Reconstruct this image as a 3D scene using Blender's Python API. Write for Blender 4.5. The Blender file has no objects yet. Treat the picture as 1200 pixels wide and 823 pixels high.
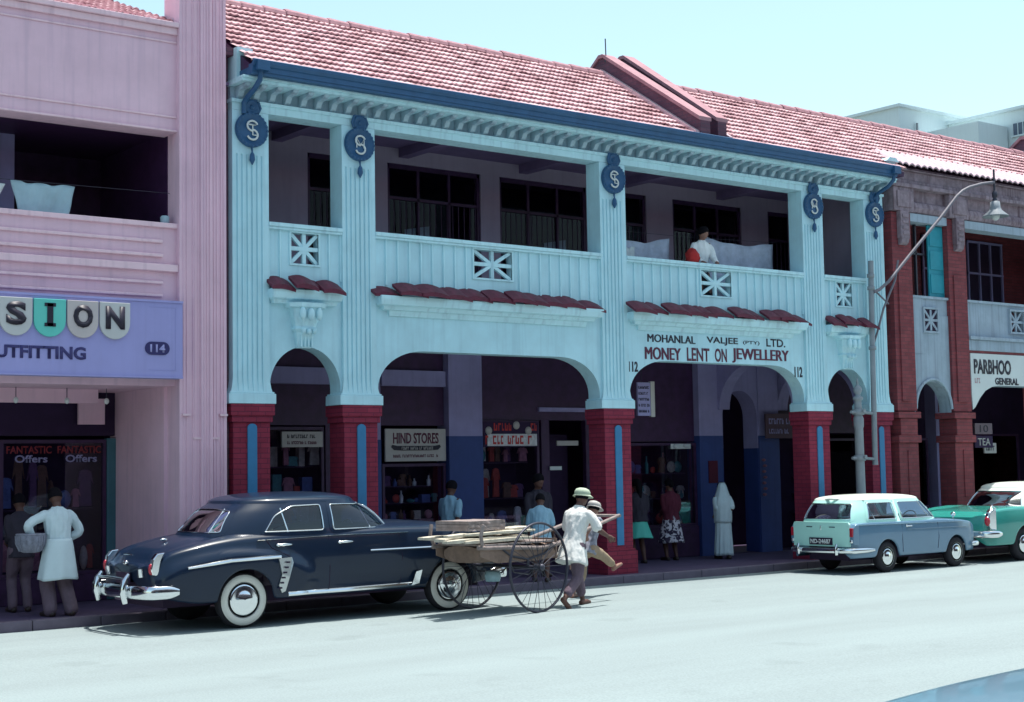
import bpy, math, random
from math import sin, cos, pi, sqrt, radians, atan2, tan
from mathutils import Vector, Matrix, noise
random.seed(7)
S = bpy.context.scene
COL = S.collection

# ------------------------------------------------------------------ camera
yaw, pit, rol = radians(37.607), radians(4.3866), radians(-.9831)
fw = Vector((sin(yaw)*cos(pit), cos(yaw)*cos(pit), sin(pit)))
rr = Vector((cos(yaw), -sin(yaw), 0)); uu = rr.cross(fw)
R2 = cos(rol)*rr + sin(rol)*uu; U2 = -sin(rol)*rr + cos(rol)*uu
cd = bpy.data.cameras.new('camera'); cam = bpy.data.objects.new('camera', cd); COL.objects.link(cam)
M = Matrix(((R2.x, U2.x, -fw.x, 0), (R2.y, U2.y, -fw.y, -19.727), (R2.z, U2.z, -fw.z, 1.98), (0, 0, 0, 1)))
cam.matrix_world = M
cd.sensor_width = 36; cd.lens = 1781.29/1200*36; cd.clip_start = .1; cd.clip_end = 3000
S.camera = cam
# ------------------------------------------------------------------ light
SUN = Vector((.2, .03, 1)).normalized()
w = bpy.data.worlds.new("World"); S.world = w; w.use_nodes = True
nt = w.node_tree; bg = nt.nodes['Background']
sky = nt.nodes.new('ShaderNodeTexSky'); sky.sky_type = 'NISHITA'; sky.sun_disc = False
sky.sun_elevation = math.asin(SUN.z); sky.sun_rotation = atan2(SUN.x, SUN.y)
sky.air_density = 1.0; sky.dust_density = 2.0; sky.ozone_density = 1.0
tint = nt.nodes.new('ShaderNodeMix'); tint.data_type = 'RGBA'; tint.blend_type = 'MULTIPLY'; tint.inputs[0].default_value = 1
tint.inputs[7].default_value = (.92, .985, .83, 1)
nt.links.new(sky.outputs[0], tint.inputs[6]); nt.links.new(tint.outputs[2], bg.inputs[0])
bg.inputs[1].default_value = .135
sd = bpy.data.lights.new('sun', 'SUN'); sd.energy = 3.1; sd.angle = radians(.55); sd.color = (1, .97, .92)
so = bpy.data.objects.new('sun', sd); COL.objects.link(so)
so.rotation_euler = SUN.to_track_quat('Z', 'Y').to_euler(); so.location = (10, 0, 30)
S.view_settings.view_transform = 'Standard'; S.view_settings.look = 'None'
S.view_settings.exposure = 1.1; S.view_settings.gamma = 1

# ------------------------------------------------------------------ materials
def _n(nt, t, **k):
    n = nt.nodes.new(t)
    for a, b in k.items(): setattr(n, a, b)
    return n
def mat(name, col, rough=.7, metal=0, var=.12, scale=3., bump=0., bscale=60., streak=0., spec=.4, coat=0., grime=None, col2=None, gl=None):
    """painted / woven / plastered surface: colour mottled by noise, optional vertical streaks and fine relief"""
    m = bpy.data.materials.new(name); m.use_nodes = True; nt = m.node_tree; L = nt.links
    b = nt.nodes['Principled BSDF']; b.inputs['Roughness'].default_value = rough; b.inputs['Metallic'].default_value = metal
    b.inputs['Specular IOR Level'].default_value = spec
    if coat: b.inputs['Coat Weight'].default_value = coat; b.inputs['Coat Roughness'].default_value = .05
    tc = _n(nt, 'ShaderNodeTexCoord'); nz = _n(nt, 'ShaderNodeTexNoise'); nz.inputs['Scale'].default_value = scale; nz.inputs['Detail'].default_value = 7
    nz.inputs['Roughness'].default_value = .65
    L.new(tc.outputs['Object'], nz.inputs['Vector'])
    mx = _n(nt, 'ShaderNodeMix', data_type='RGBA')
    d = tuple(c*(1-var) for c in col) if col2 is None else col2
    u = tuple(min(1, c*(1+var)) for c in col)
    mx.inputs[6].default_value = (*d, 1); mx.inputs[7].default_value = (*u, 1)
    cr = _n(nt, 'ShaderNodeMapRange'); cr.inputs[1].default_value = .32; cr.inputs[2].default_value = .68
    L.new(nz.outputs[0], cr.inputs[0]); L.new(cr.outputs[0], mx.inputs[0])
    out = mx.outputs[2]
    if streak:
        mp = _n(nt, 'ShaderNodeMapping'); mp.inputs['Scale'].default_value = (7, 7, .35)
        n2 = _n(nt, 'ShaderNodeTexNoise'); n2.inputs['Scale'].default_value = 1.6; n2.inputs['Detail'].default_value = 6
        L.new(tc.outputs['Object'], mp.inputs[0]); L.new(mp.outputs[0], n2.inputs['Vector'])
        c2 = _n(nt, 'ShaderNodeMapRange'); c2.inputs[1].default_value = .5; c2.inputs[2].default_value = .78; c2.inputs[4].default_value = streak
        L.new(n2.outputs[0], c2.inputs[0])
        m2 = _n(nt, 'ShaderNodeMix', data_type='RGBA'); g = grime or tuple(c*.45 for c in col)
        m2.inputs[7].default_value = (*g, 1); L.new(out, m2.inputs[6]); L.new(c2.outputs[0], m2.inputs[0]); out = m2.outputs[2]
    L.new(out, b.inputs['Base Color'])
    if bump:
        n3 = _n(nt, 'ShaderNodeTexNoise'); n3.inputs['Scale'].default_value = bscale; n3.inputs['Detail'].default_value = 5
        L.new(tc.outputs['Object'], n3.inputs['Vector'])
        bp = _n(nt, 'ShaderNodeBump'); bp.inputs['Strength'].default_value = bump; bp.inputs['Distance'].default_value = .01
        L.new(n3.outputs[0], bp.inputs['Height']); L.new(bp.outputs[0], b.inputs['Normal'])
    return m
def brickmat(name, c1, c2, mortar, bw=.22, bh=.075):
    m = bpy.data.materials.new(name); m.use_nodes = True; nt = m.node_tree; L = nt.links
    b = nt.nodes['Principled BSDF']; b.inputs['Roughness'].default_value = .75; b.inputs['Specular IOR Level'].default_value = .25
    tc = _n(nt, 'ShaderNodeTexCoord'); sp = _n(nt, 'ShaderNodeSeparateXYZ'); ad = _n(nt, 'ShaderNodeMath', operation='ADD'); cb = _n(nt, 'ShaderNodeCombineXYZ')
    L.new(tc.outputs['Object'], sp.inputs[0]); L.new(sp.outputs[0], ad.inputs[0]); L.new(sp.outputs[1], ad.inputs[1])
    L.new(ad.outputs[0], cb.inputs[0]); L.new(sp.outputs[2], cb.inputs[1])
    br = _n(nt, 'ShaderNodeTexBrick'); br.inputs['Scale'].default_value = 1; br.inputs['Brick Width'].default_value = bw; br.inputs['Row Height'].default_value = bh
    br.inputs['Mortar Size'].default_value = .006; br.inputs['Color1'].default_value = (*c1, 1); br.inputs['Color2'].default_value = (*c2, 1); br.inputs['Mortar'].default_value = (*mortar, 1)
    L.new(cb.outputs[0], br.inputs['Vector'])
    nz = _n(nt, 'ShaderNodeTexNoise'); nz.inputs['Scale'].default_value = 4; nz.inputs['Detail'].default_value = 6; L.new(tc.outputs['Object'], nz.inputs['Vector'])
    mr = _n(nt, 'ShaderNodeMapRange'); mr.inputs[3].default_value = .7; mr.inputs[4].default_value = 1.25; L.new(nz.outputs[0], mr.inputs[0])
    mx = _n(nt, 'ShaderNodeMix', data_type='RGBA', blend_type='MULTIPLY'); mx.inputs[0].default_value = 1
    L.new(br.outputs[0], mx.inputs[6]); L.new(mr.outputs[0], mx.inputs[7]); L.new(mx.outputs[2], b.inputs['Base Color'])
    bp = _n(nt, 'ShaderNodeBump'); bp.inputs['Strength'].default_value = .6; bp.inputs['Distance'].default_value = .01; bp.invert = True
    L.new(br.outputs[1], bp.inputs['Height']); L.new(bp.outputs[0], b.inputs['Normal'])
    return m
def tilemat(name):
    m = bpy.data.materials.new(name); m.use_nodes = True; nt = m.node_tree; L = nt.links
    b = nt.nodes['Principled BSDF']; b.inputs['Roughness'].default_value = .8
    tc = _n(nt, 'ShaderNodeTexCoord'); sp = _n(nt, 'ShaderNodeSeparateXYZ'); L.new(tc.outputs['Object'], sp.inputs[0])
    cb = _n(nt, 'ShaderNodeCombineXYZ')
    for i, (o, k) in enumerate(((0, 1/.2), (1, 1/.2305))):
        mu = _n(nt, 'ShaderNodeMath', operation='MULTIPLY'); mu.inputs[1].default_value = k; fl = _n(nt, 'ShaderNodeMath', operation='FLOOR')
        L.new(sp.outputs[o], mu.inputs[0]); L.new(mu.outputs[0], fl.inputs[0]); L.new(fl.outputs[0], cb.inputs[i])
    wn = _n(nt, 'ShaderNodeTexWhiteNoise'); L.new(cb.outputs[0], wn.inputs['Vector'])
    ra = _n(nt, 'ShaderNodeValToRGB'); e = ra.color_ramp.elements
    e[0].position = 0; e[0].color = (.26, .12, .14, 1); e[1].position = 1; e[1].color = (.62, .42, .44, 1)
    x = e.new(.12); x.color = (.44, .25, .27, 1); x = e.new(.6); x.color = (.54, .33, .36, 1)
    L.new(wn.outputs[0], ra.inputs[0])
    nz = _n(nt, 'ShaderNodeTexNoise'); nz.inputs['Scale'].default_value = 1.3; nz.inputs['Detail'].default_value = 8; L.new(tc.outputs['Object'], nz.inputs['Vector'])
    mr = _n(nt, 'ShaderNodeMapRange'); mr.inputs[1].default_value = .5; mr.inputs[2].default_value = .75; mr.inputs[4].default_value = .45; L.new(nz.outputs[0], mr.inputs[0])
    mx = _n(nt, 'ShaderNodeMix', data_type='RGBA'); mx.inputs[7].default_value = (.25, .14, .17, 1)
    L.new(ra.outputs[0], mx.inputs[6]); L.new(mr.outputs[0], mx.inputs[0]); L.new(mx.outputs[2], b.inputs['Base Color'])
    return m
def glassmat(name, tintc=(.75, .8, .85), k=1.6, rough=.02, base=.08):
    m = bpy.data.materials.new(name); m.use_nodes = True; nt = m.node_tree; L = nt.links
    for n in list(nt.nodes): nt.nodes.remove(n)
    o = _n(nt, 'ShaderNodeOutputMaterial'); t = _n(nt, 'ShaderNodeBsdfTransparent'); t.inputs[0].default_value = (*tintc, 1)
    g = _n(nt, 'ShaderNodeBsdfGlossy'); g.inputs['Roughness'].default_value = rough; f = _n(nt, 'ShaderNodeFresnel'); f.inputs[0].default_value = k
    ad = _n(nt, 'ShaderNodeMath', operation='ADD', use_clamp=True); ad.inputs[1].default_value = base
    ms = _n(nt, 'ShaderNodeMixShader'); L.new(f.outputs[0], ad.inputs[0]); L.new(ad.outputs[0], ms.inputs[0])
    L.new(t.outputs[0], ms.inputs[1]); L.new(g.outputs[0], ms.inputs[2]); L.new(ms.outputs[0], o.inputs[0])
    return m
def roadmat():
    m = bpy.data.materials.new('road_surface'); m.use_nodes = True; nt = m.node_tree; L = nt.links
    b = nt.nodes['Principled BSDF']; b.inputs['Roughness'].default_value = .85
    tc = _n(nt, 'ShaderNodeTexCoord'); mp = _n(nt, 'ShaderNodeMapping'); mp.inputs['Scale'].default_value = (.12, .8, 1)
    nz = _n(nt, 'ShaderNodeTexNoise'); nz.inputs['Scale'].default_value = 1.5; nz.inputs['Detail'].default_value = 8
    L.new(tc.outputs['Object'], mp.inputs[0]); L.new(mp.outputs[0], nz.inputs['Vector'])
    n2 = _n(nt, 'ShaderNodeTexNoise'); n2.inputs['Scale'].default_value = 45; n2.inputs['Detail'].default_value = 6; L.new(tc.outputs['Object'], n2.inputs['Vector'])
    n3 = _n(nt, 'ShaderNodeTexNoise'); n3.inputs['Scale'].default_value = .9; n3.inputs['Detail'].default_value = 4; L.new(tc.outputs['Object'], n3.inputs['Vector'])
    r = _n(nt, 'ShaderNodeValToRGB'); e = r.color_ramp.elements; e[0].position = .3; e[0].color = (.20, .243, .250, 1); e[1].position = .7; e[1].color = (.228, .280, .287, 1)
    L.new(nz.outputs[0], r.inputs[0])
    m1 = _n(nt, 'ShaderNodeMapRange'); m1.inputs[3].default_value = .68; m1.inputs[4].default_value = 1.3; L.new(n2.outputs[0], m1.inputs[0])
    m2 = _n(nt, 'ShaderNodeMapRange'); m2.inputs[1].default_value = .62; m2.inputs[2].default_value = .7; m2.inputs[3].default_value = 1; m2.inputs[4].default_value = .9; L.new(n3.outputs[0], m2.inputs[0])
    mu = _n(nt, 'ShaderNodeMath', operation='MULTIPLY'); L.new(m1.outputs[0], mu.inputs[0]); L.new(m2.outputs[0], mu.inputs[1])
    mx = _n(nt, 'ShaderNodeMix', data_type='RGBA', blend_type='MULTIPLY'); mx.inputs[0].default_value = 1
    L.new(r.outputs[0], mx.inputs[6]); L.new(mu.outputs[0], mx.inputs[7]); L.new(mx.outputs[2], b.inputs['Base Color'])
    bp = _n(nt, 'ShaderNodeBump'); bp.inputs['Strength'].default_value = .5; bp.inputs['Distance'].default_value = .01
    L.new(n2.outputs[0], bp.inputs['Height']); L.new(bp.outputs[0], b.inputs['Normal'])
    return m

CY = mat('cyan_paint', (.48, .74, .82), .6, var=.10, scale=1.2, bump=.2, bscale=90, streak=.34, grime=(.24, .42, .50))
CYT = mat('cyan_trim', (.51, .77, .84), .55, var=.08, scale=2, bump=.15, streak=.45, grime=(.20, .33, .42))
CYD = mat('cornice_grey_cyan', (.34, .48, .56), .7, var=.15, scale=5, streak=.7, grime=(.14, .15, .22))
BLUE = mat('blue_trim', (.024, .092, .205), .45, var=.12, scale=4, streak=.2)
STRIP = mat('blue_strip', (.035, .19, .38), .5, var=.1, scale=3)
BRK = brickmat('red_painted_brick', (.22, .022, .05), (.27, .03, .06), (.13, .018, .045))
BRK2 = brickmat('dull_red_brick', (.20, .045, .055), (.26, .06, .07), (.13, .05, .06))
PBRK = brickmat('purple_brick', (.11, .05, .08), (.15, .07, .10), (.09, .06, .09))
PINK = mat('pink_plaster', (.74, .50, .60), .8, var=.07, scale=1.5, bump=.3, bscale=120, streak=.3, grime=(.38, .26, .38))
PINKT = mat('pink_trim', (.78, .55, .62), .75, var=.06, scale=2, streak=.35, grime=(.33, .2, .28))
LIL = mat('lilac_plaster', (.31, .29, .50), .85, var=.1, scale=2, bump=.15, streak=.25)
DADO = mat('blue_dado', (.03, .058, .21), .55, var=.12, scale=2, streak=.25)
DARK = mat('dark_interior', (.03, .013, .05), .85, var=.2)  # purple-black of deep interior shade put into the base colour
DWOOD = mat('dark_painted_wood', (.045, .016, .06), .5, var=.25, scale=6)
VER = mat('verandah_plaster', (.38, .32, .41), .85, var=.08, scale=1.4, bump=.15, streak=.2)
CEIL = mat('ceiling_boards', (.20, .14, .26), .8, var=.12)
GREY = mat('weathered_grey_stucco', (.27, .21, .245), .85, var=.3, scale=6, bump=.4, streak=.95, grime=(.09, .045, .06))
GREYP = mat('pale_stucco_panel', (.34, .42, .50), .8, var=.1, scale=2.5, bump=.2, streak=.5, grime=(.13, .13, .17))
TILE = tilemat('clay_roof_tiles')
HTILE = mat('maroon_glazed_tile', (.11, .016, .038), .6, var=.45, scale=9)
MORT = mat('pale_mortar', (.52, .38, .42), .85, var=.12, scale=6)
COPE = mat('coping_plaster', (.36, .19, .22), .85, var=.15, scale=4, streak=.3)
WHITE = mat('white_paint', (.62, .66, .66), .7, var=.06, scale=1)
INK = mat('dark_sign_paint', (.018, .014, .03), .5, var=.1)
MAR = mat('maroon_sign_paint', (.11, .02, .05), .5, var=.1)
REDP = mat('red_lettering', (.5, .03, .03), .5, var=.1)
SIGNB = mat('lavender_sign', (.33, .32, .62), .55, var=.05, scale=1.2, streak=.12)
CREAM = mat('cream_board', (.45, .42, .40), .6, var=.06, scale=3)
TURQ = mat('turquoise_paint', (.07, .47, .38), .5, var=.05)
SHUT = mat('turquoise_shutter', (.02, .28, .36), .55, var=.1, scale=4)
PAVE = mat('pavement_asphalt', (.075, .055, .11), .9, var=.2, scale=2.5, bump=.4, bscale=70)
KERB = mat('kerb_stone', (.13, .11, .15), .85, var=.15, scale=4, bump=.3)
GROUND = mat('far_ground', (.2, .21, .2), .95, var=.1, scale=.2)
STEEL = mat('painted_pole', (.24, .27, .30), .5, var=.1, scale=5)
DST = mat('dark_steel', (.05, .05, .07), .45, var=.1, metal=.4)
CHR = mat('chrome', (.78, .80, .82), .12, metal=1, var=.03, spec=.5)
ALU = mat('dull_aluminium', (.55, .57, .58), .35, metal=.9, var=.05)
NAVY = mat('navy_car_paint', (.006, .016, .040), .32, var=.06, scale=2, coat=.45, spec=.2)
A40B = mat('steel_blue_car_paint', (.105, .21, .32), .3, var=.04, scale=2, coat=.7, spec=.5)
A40P = mat('pale_aqua_car_paint', (.46, .80, .72), .35, var=.03, scale=2, coat=.5)
A40W = mat('cream_car_paint', (.74, .78, .72), .35, var=.03, scale=2, coat=.4)
GRN = mat('sea_green_car_paint', (.03, .28, .24), .25, var=.04, scale=2, coat=.8)
LBL = mat('light_blue_car_paint', (.10, .20, .27), .3, var=.04, scale=2, coat=.7)
TYRE = mat('tyre_rubber', (.018, .016, .022), .8, var=.2)
WWALL = mat('whitewall_rubber', (.66, .64, .58), .7, var=.06)
BLACK = mat('black_matt', (.022, .01, .035), .8, var=.2)
SEAT = mat('car_seat_cloth', (.09, .07, .10), .8, var=.2)
LAMPR = mat('red_lens', (.42, .02, .04), .2, var=.05, coat=.6)
GLASS = glassmat('shop_glass', (.86, .86, .92), 1.38, .015, .02)
GLASSU = glassmat('verandah_glass', (.8, .8, .86), 1.18, .03, .0)
CGLASS = glassmat('car_glass', (.42, .42, .55), 1.5, .01, .05)
CLEARG = glassmat('clear_car_glass', (.7, .72, .78), 1.45, .01, .04)
SKIN = mat('brown_skin', (.10, .045, .035), .6, var=.1, scale=10)
SKIN2 = mat('light_brown_skin', (.24, .12, .09), .55, var=.08, scale=10)
HAIR = mat('black_hair', (.006, .005, .008), .85, var=.2, spec=.1)
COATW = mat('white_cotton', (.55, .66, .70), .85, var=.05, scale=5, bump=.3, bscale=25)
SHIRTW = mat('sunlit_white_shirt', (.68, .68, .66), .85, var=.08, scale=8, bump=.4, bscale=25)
BROWNC = mat('brown_trouser_cloth', (.13, .09, .12), .85, var=.15, scale=8, bump=.3, bscale=40)
DARKC = mat('dark_cloth', (.03, .025, .04), .85, var=.2, bump=.2)
KHAKI = mat('khaki_cloth', (.30, .22, .15), .85, var=.15, scale=8)
LBC = mat('pale_blue_cloth', (.22, .38, .50), .85, var=.08, scale=6, bump=.3)
MARC = mat('maroon_cloth', (.09, .012, .03), .85, var=.2)
REDC = mat('red_cloth', (.38, .02, .02), .8, var=.2)
STRP = mat('grey_striped_cloth', (.25, .25, .3), .85, var=.5, scale=14)
CAPG = mat('pale_green_cap', (.40, .47, .36), .85, var=.08, scale=9)
WOODG = mat('grey_rough_timber', (.26, .21, .20), .85, var=.3, scale=9, bump=.5, streak=.3)
WOODP = mat('pale_cut_timber', (.52, .47, .38), .8, var=.22, scale=8, bump=.4)
SACK = mat('brown_sacking', (.22, .15, .12), .95, var=.25, scale=9, bump=.6, bscale=40)
LEATH = mat('shoe_leather', (.03, .018, .016), .45, var=.2)
BAG = mat('grey_basket', (.21, .22, .28), .8, var=.3, scale=16, bump=.5, bscale=60)
LAUN = mat('washed_cloth', (.34, .48, .54), .9, var=.12, scale=3, bump=.3, bscale=14)
LAUN2 = mat('grey_washed_cloth', (.42, .46, .56), .9, var=.2, scale=5, bump=.4, bscale=14)
GOODS = [mat('goods_'+n, c, .6, var=.25, scale=14) for n, c in (('cream', (.4, .36, .33)), ('red', (.38, .05, .04)), ('blue', (.07, .11, .3)), ('pink', (.35, .14, .2)), ('white', (.6, .6, .62)), ('brown', (.14, .07, .05)), ('teal', (.05, .2, .22)), ('purple', (.12, .05, .14)))]
PAT = bpy.data.materials.new('black_white_print'); PAT.use_nodes = True
def _pat():
    nt = PAT.node_tree; L = nt.links; b = nt.nodes['Principled BSDF']; b.inputs['Roughness'].default_value = .85
    tc = _n(nt, 'ShaderNodeTexCoord'); v = _n(nt, 'ShaderNodeTexNoise'); v.inputs['Scale'].default_value = 11; v.inputs['Detail'].default_value = 1
    v.inputs['Distortion'].default_value = 1.2
    L.new(tc.outputs['Object'], v.inputs['Vector']); r = _n(nt, 'ShaderNodeValToRGB'); e = r.color_ramp.elements
    e[0].position = .47; e[0].color = (.03, .02, .05, 1); e[1].position = .53; e[1].color = (.55, .52, .58, 1)
    L.new(v.outputs[0], r.inputs[0]); L.new(r.outputs[0], b.inputs['Base Color'])
_pat()

# ------------------------------------------------------------------ mesh helpers
class MB:
    def __init__(s): s.v = []; s.f = []; s.sm = []
    def add(s, vs, fs, smooth=False):
        o = len(s.v); s.v += [tuple(v) for v in vs]
        for f in fs: s.f.append(tuple(i+o for i in f)); s.sm.append(smooth)
        return s
    def box(s, x0, x1, y0, y1, z0, z1):
        return s.add([(x0,y0,z0),(x1,y0,z0),(x1,y1,z0),(x0,y1,z0),(x0,y0,z1),(x1,y0,z1),(x1,y1,z1),(x0,y1,z1)],
                     [(0,3,2,1),(4,5,6,7),(0,1,5,4),(1,2,6,5),(2,3,7,6),(3,0,4,7)])
    def boxm(s, sx, sy, sz, mtx):
        vs = [mtx @ Vector((x*sx/2, y*sy/2, z*sz/2)) for z in (-1,1) for (x,y) in ((-1,-1),(1,-1),(1,1),(-1,1))]
        return s.add(vs, [(0,3,2,1),(4,5,6,7),(0,1,5,4),(1,2,6,5),(2,3,7,6),(3,0,4,7)])
    def bar(s, a, b, wd, ht, up=(0,0,1)):
        a = Vector(a); b = Vector(b); d = (b-a); l = d.length; d.normalize(); u = Vector(up)
        sx = d.cross(u); 
        if sx.length < 1e-4: sx = Vector((1,0,0))
        sx.normalize(); u = sx.cross(d)
        vs = [p + sx*i*wd/2 + u*j*ht/2 for p in (a,b) for (i,j) in ((-1,-1),(1,-1),(1,1),(-1,1))]
        return s.add(vs, [(0,1,2,3),(4,7,6,5),(0,4,5,1),(1,5,6,2),(2,6,7,3),(3,7,4,0)])
    def prism(s, poly, y0, y1, axis='y'):
        """poly in (x,z) extruded along y (or (y,z) along x, or (x,y) along z)"""
        n = len(poly)
        def P(p, t):
            return (p[0], t, p[1]) if axis == 'y' else ((t, p[0], p[1]) if axis == 'x' else (p[0], p[1], t))
        vs = [P(p, y0) for p in poly] + [P(p, y1) for p in poly]
        fs = [tuple(range(n)), tuple(range(2*n-1, n-1, -1))] + [(i, i+n, (i+1)%n+n, (i+1)%n) for i in range(n)]
        return s.add(vs, fs)
    def rings(s, rings, cap=True, smooth=True, closed=True):
        n = len(rings[0]); vs = [p for r in rings for p in r]; fs = []
        for i in range(len(rings)-1):
            for j in range(n if closed else n-1):
                k = (j+1) % n; fs.append((i*n+j, i*n+k, (i+1)*n+k, (i+1)*n+j))
        s.add(vs, fs, smooth)
        if cap and closed:
            s.add(rings[0], [tuple(range(n-1,-1,-1))]); s.add(rings[-1], [tuple(range(n))])
        return s
    def tube(s, pts, rad, n=8, cap=True, ry=None, smooth=True):
        pts = [Vector(p) for p in pts]
        if not hasattr(rad, '__len__'): rad = [rad]*len(pts)
        rg = []; prev = None
        for i, p in enumerate(pts):
            d = (pts[min(i+1, len(pts)-1)] - pts[max(i-1, 0)])
            if d.length < 1e-9: d = Vector((0,0,1))
            d.normalize()
            if prev is None:
                a = Vector((0,0,1)) if abs(d.z) < .9 else Vector((1,0,0)); u = (a - d*a.dot(d)).normalized()
            else: u = (prev - d*prev.dot(d)).normalized()
            prev = u; v = d.cross(u)
            q = ry if ry else 1
            rg.append([p + u*rad[i]*q*cos(2*pi*k/n) + v*rad[i]*sin(2*pi*k/n) for k in range(n)])
        return s.rings(rg, cap, smooth)
    def lathe(s, prof, c, ax='z', n=24, a0=0, a1=2*pi):
        c = Vector(c); rg = []
        for r, h in prof:
            ring = []
            for k in range(n):
                a = 2*pi*k/n
                if ax == 'z': q = Vector((r*cos(a), r*sin(a), h))
                elif ax == 'y': q = Vector((r*cos(a), h, r*sin(a)))
                else: q = Vector((h, r*cos(a), r*sin(a)))
                ring.append(c+q)
            rg.append(ring)
        return s.rings(rg, True)
    def ell(s, c, r, n=12, m=8, mtx=None):
        c = Vector(c); rg = []
        for i in range(m+1):
            t = -pi/2 + pi*i/m; t = max(-pi/2+.02, min(pi/2-.02, t))
            ring = [Vector((r[0]*cos(t)*cos(2*pi*k/n), r[1]*cos(t)*sin(2*pi*k/n), r[2]*sin(t))) for k in range(n)]
            rg.append([c + (mtx @ q if mtx else q) for q in ring])
        return s.rings(rg, True)
    def xform(s, M):
        s.v = [tuple(M @ Vector(v)) for v in s.v]; return s
    def build(s, name, m, parent=None, bevel=0, solid=0):
        me = bpy.data.meshes.new(name); me.from_pydata(s.v, [], s.f)
        me.polygons.foreach_set('use_smooth', s.sm); me.materials.append(m); me.validate(); me.update()
        o = bpy.data.objects.new(name, me); COL.objects.link(o)
        if parent: o.parent = parent
        if bevel:
            b = o.modifiers.new('bevel', 'BEVEL'); b.width = bevel; b.segments = 2; b.limit_method = 'ANGLE'; b.angle_limit = radians(40)
        if solid:
            q = o.modifiers.new('solid', 'SOLIDIFY'); q.thickness = solid; q.offset = 0
        return o
def thing(name, label, cat, loc=(0,0,0), rz=0, group=None):
    o = bpy.data.objects.new(name, None); COL.objects.link(o); o.location = loc; o.rotation_euler = (0,0,rz)
    o.empty_display_size = .2; o['label'] = label; o['category'] = cat
    if group: o['group'] = group
    return o
def tag(o, label, cat, group=None):
    o['label'] = label; o['category'] = cat
    if group: o['group'] = group
    return o
def structure(o): o['kind'] = 'structure'; return o
def lab(o, s): o['label'] = s; return o
def copyobj(o, parent, loc=(0,0,0)):
    c = o.copy(); COL.objects.link(c); c.parent = parent; c.location = loc; return c
def text(s, x0, x1, z0, z1, y, m, parent, name='lettering', ext=.006, bold=0., fit=True, space=1.):
    twice = bold if ('M' in s or 'W' in s) else 0
    if twice: bold = 0
    cu = bpy.data.curves.new('t', 'FONT'); cu.body = s; cu.size = 1; cu.extrude = 0; cu.offset = bold; cu.space_character = space; cu.resolution_u = 3
    o = bpy.data.objects.new('t', cu); COL.objects.link(o); dg = bpy.context.evaluated_depsgraph_get(); dg.update()
    me = bpy.data.meshes.new_from_object(o.evaluated_get(dg)); bpy.data.objects.remove(o); bpy.data.curves.remove(cu)
    xs = [v.co.x for v in me.vertices]; ys = [v.co.y for v in me.vertices]
    a, b, c, d = min(xs), max(xs), min(ys), max(ys); kx = (x1-x0)/(b-a); kz = (z1-z0)/(d-c)
    for v in me.vertices: v.co = ((v.co.x-a)*kx + x0, y, (v.co.y-c)*kz + z0)
    if twice:
        vs = [tuple(v.co) for v in me.vertices]; fs = [tuple(p.vertices) for p in me.polygons]; n = len(vs); A = list(vs); F = list(fs)
        for k in (1, 2):
            A += [(a_+k*twice*1.1*(z1-z0), b_-.0012*k, c_) for a_, b_, c_ in vs]; F += [tuple(i+n*k for i in f) for f in fs]
        me = bpy.data.meshes.new(name); me.from_pydata(A, [], F)
    me.materials.clear(); me.materials.append(m); me.update()
    ob = bpy.data.objects.new(name, me); COL.objects.link(ob)
    if parent: ob.parent = parent
    q = ob.modifiers.new('solid', 'SOLIDIFY'); q.thickness = ext; q.offset = 0
    return ob
def remesh(mb, vox):
    me = bpy.data.meshes.new('r'); me.from_pydata(mb.v, [], mb.f); me.update()
    o = bpy.data.objects.new('r', me); COL.objects.link(o)
    md = o.modifiers.new('r', 'REMESH'); md.mode = 'VOXEL'; md.voxel_size = vox; md.use_smooth_shade = True
    sm = o.modifiers.new('s', 'SMOOTH'); sm.factor = .5; sm.iterations = 3
    dg = bpy.context.evaluated_depsgraph_get(); dg.update(); r = bpy.data.meshes.new_from_object(o.evaluated_get(dg))
    bpy.data.objects.remove(o); bpy.data.meshes.remove(me); return r
def meshobj(name, me, m, parent):
    me.materials.clear(); me.materials.append(m); o = bpy.data.objects.new(name, me); COL.objects.link(o); o.parent = parent; return o
def interp(tab, x):
    if x <= tab[0][0]: return tab[0][1]
    for (a, va), (b, vb) in zip(tab, tab[1:]):
        if x <= b:
            return va + (vb-va)*(x-a)/(b-a)
    return tab[-1][1]
def sinterp(tab, x):
    """smooth (Catmull-Rom) interpolation"""
    n = len(tab)
    if x <= tab[0][0]: return tab[0][1]
    if x >= tab[-1][0]: return tab[-1][1]
    for i in range(n-1):
        if x <= tab[i+1][0]: break
    x0, y0 = tab[i]; x1, y1 = tab[i+1]; h = x1-x0; t = (x-x0)/h
    def sl(k):
        if k == 0: return (tab[1][1]-tab[0][1])/(tab[1][0]-tab[0][0])
        if k == n-1: return (tab[-1][1]-tab[-2][1])/(tab[-1][0]-tab[-2][0])
        a = (tab[k][1]-tab[k-1][1])/(tab[k][0]-tab[k-1][0]); b = (tab[k+1][1]-tab[k][1])/(tab[k+1][0]-tab[k][0])
        return 0 if a*b <= 0 else 2*a*b/(a+b)
    m0 = sl(i)*h; m1 = sl(i+1)*h
    return (2*t**3-3*t*t+1)*y0 + (t**3-2*t*t+t)*m0 + (-2*t**3+3*t*t)*y1 + (t**3-t*t)*m1

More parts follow.
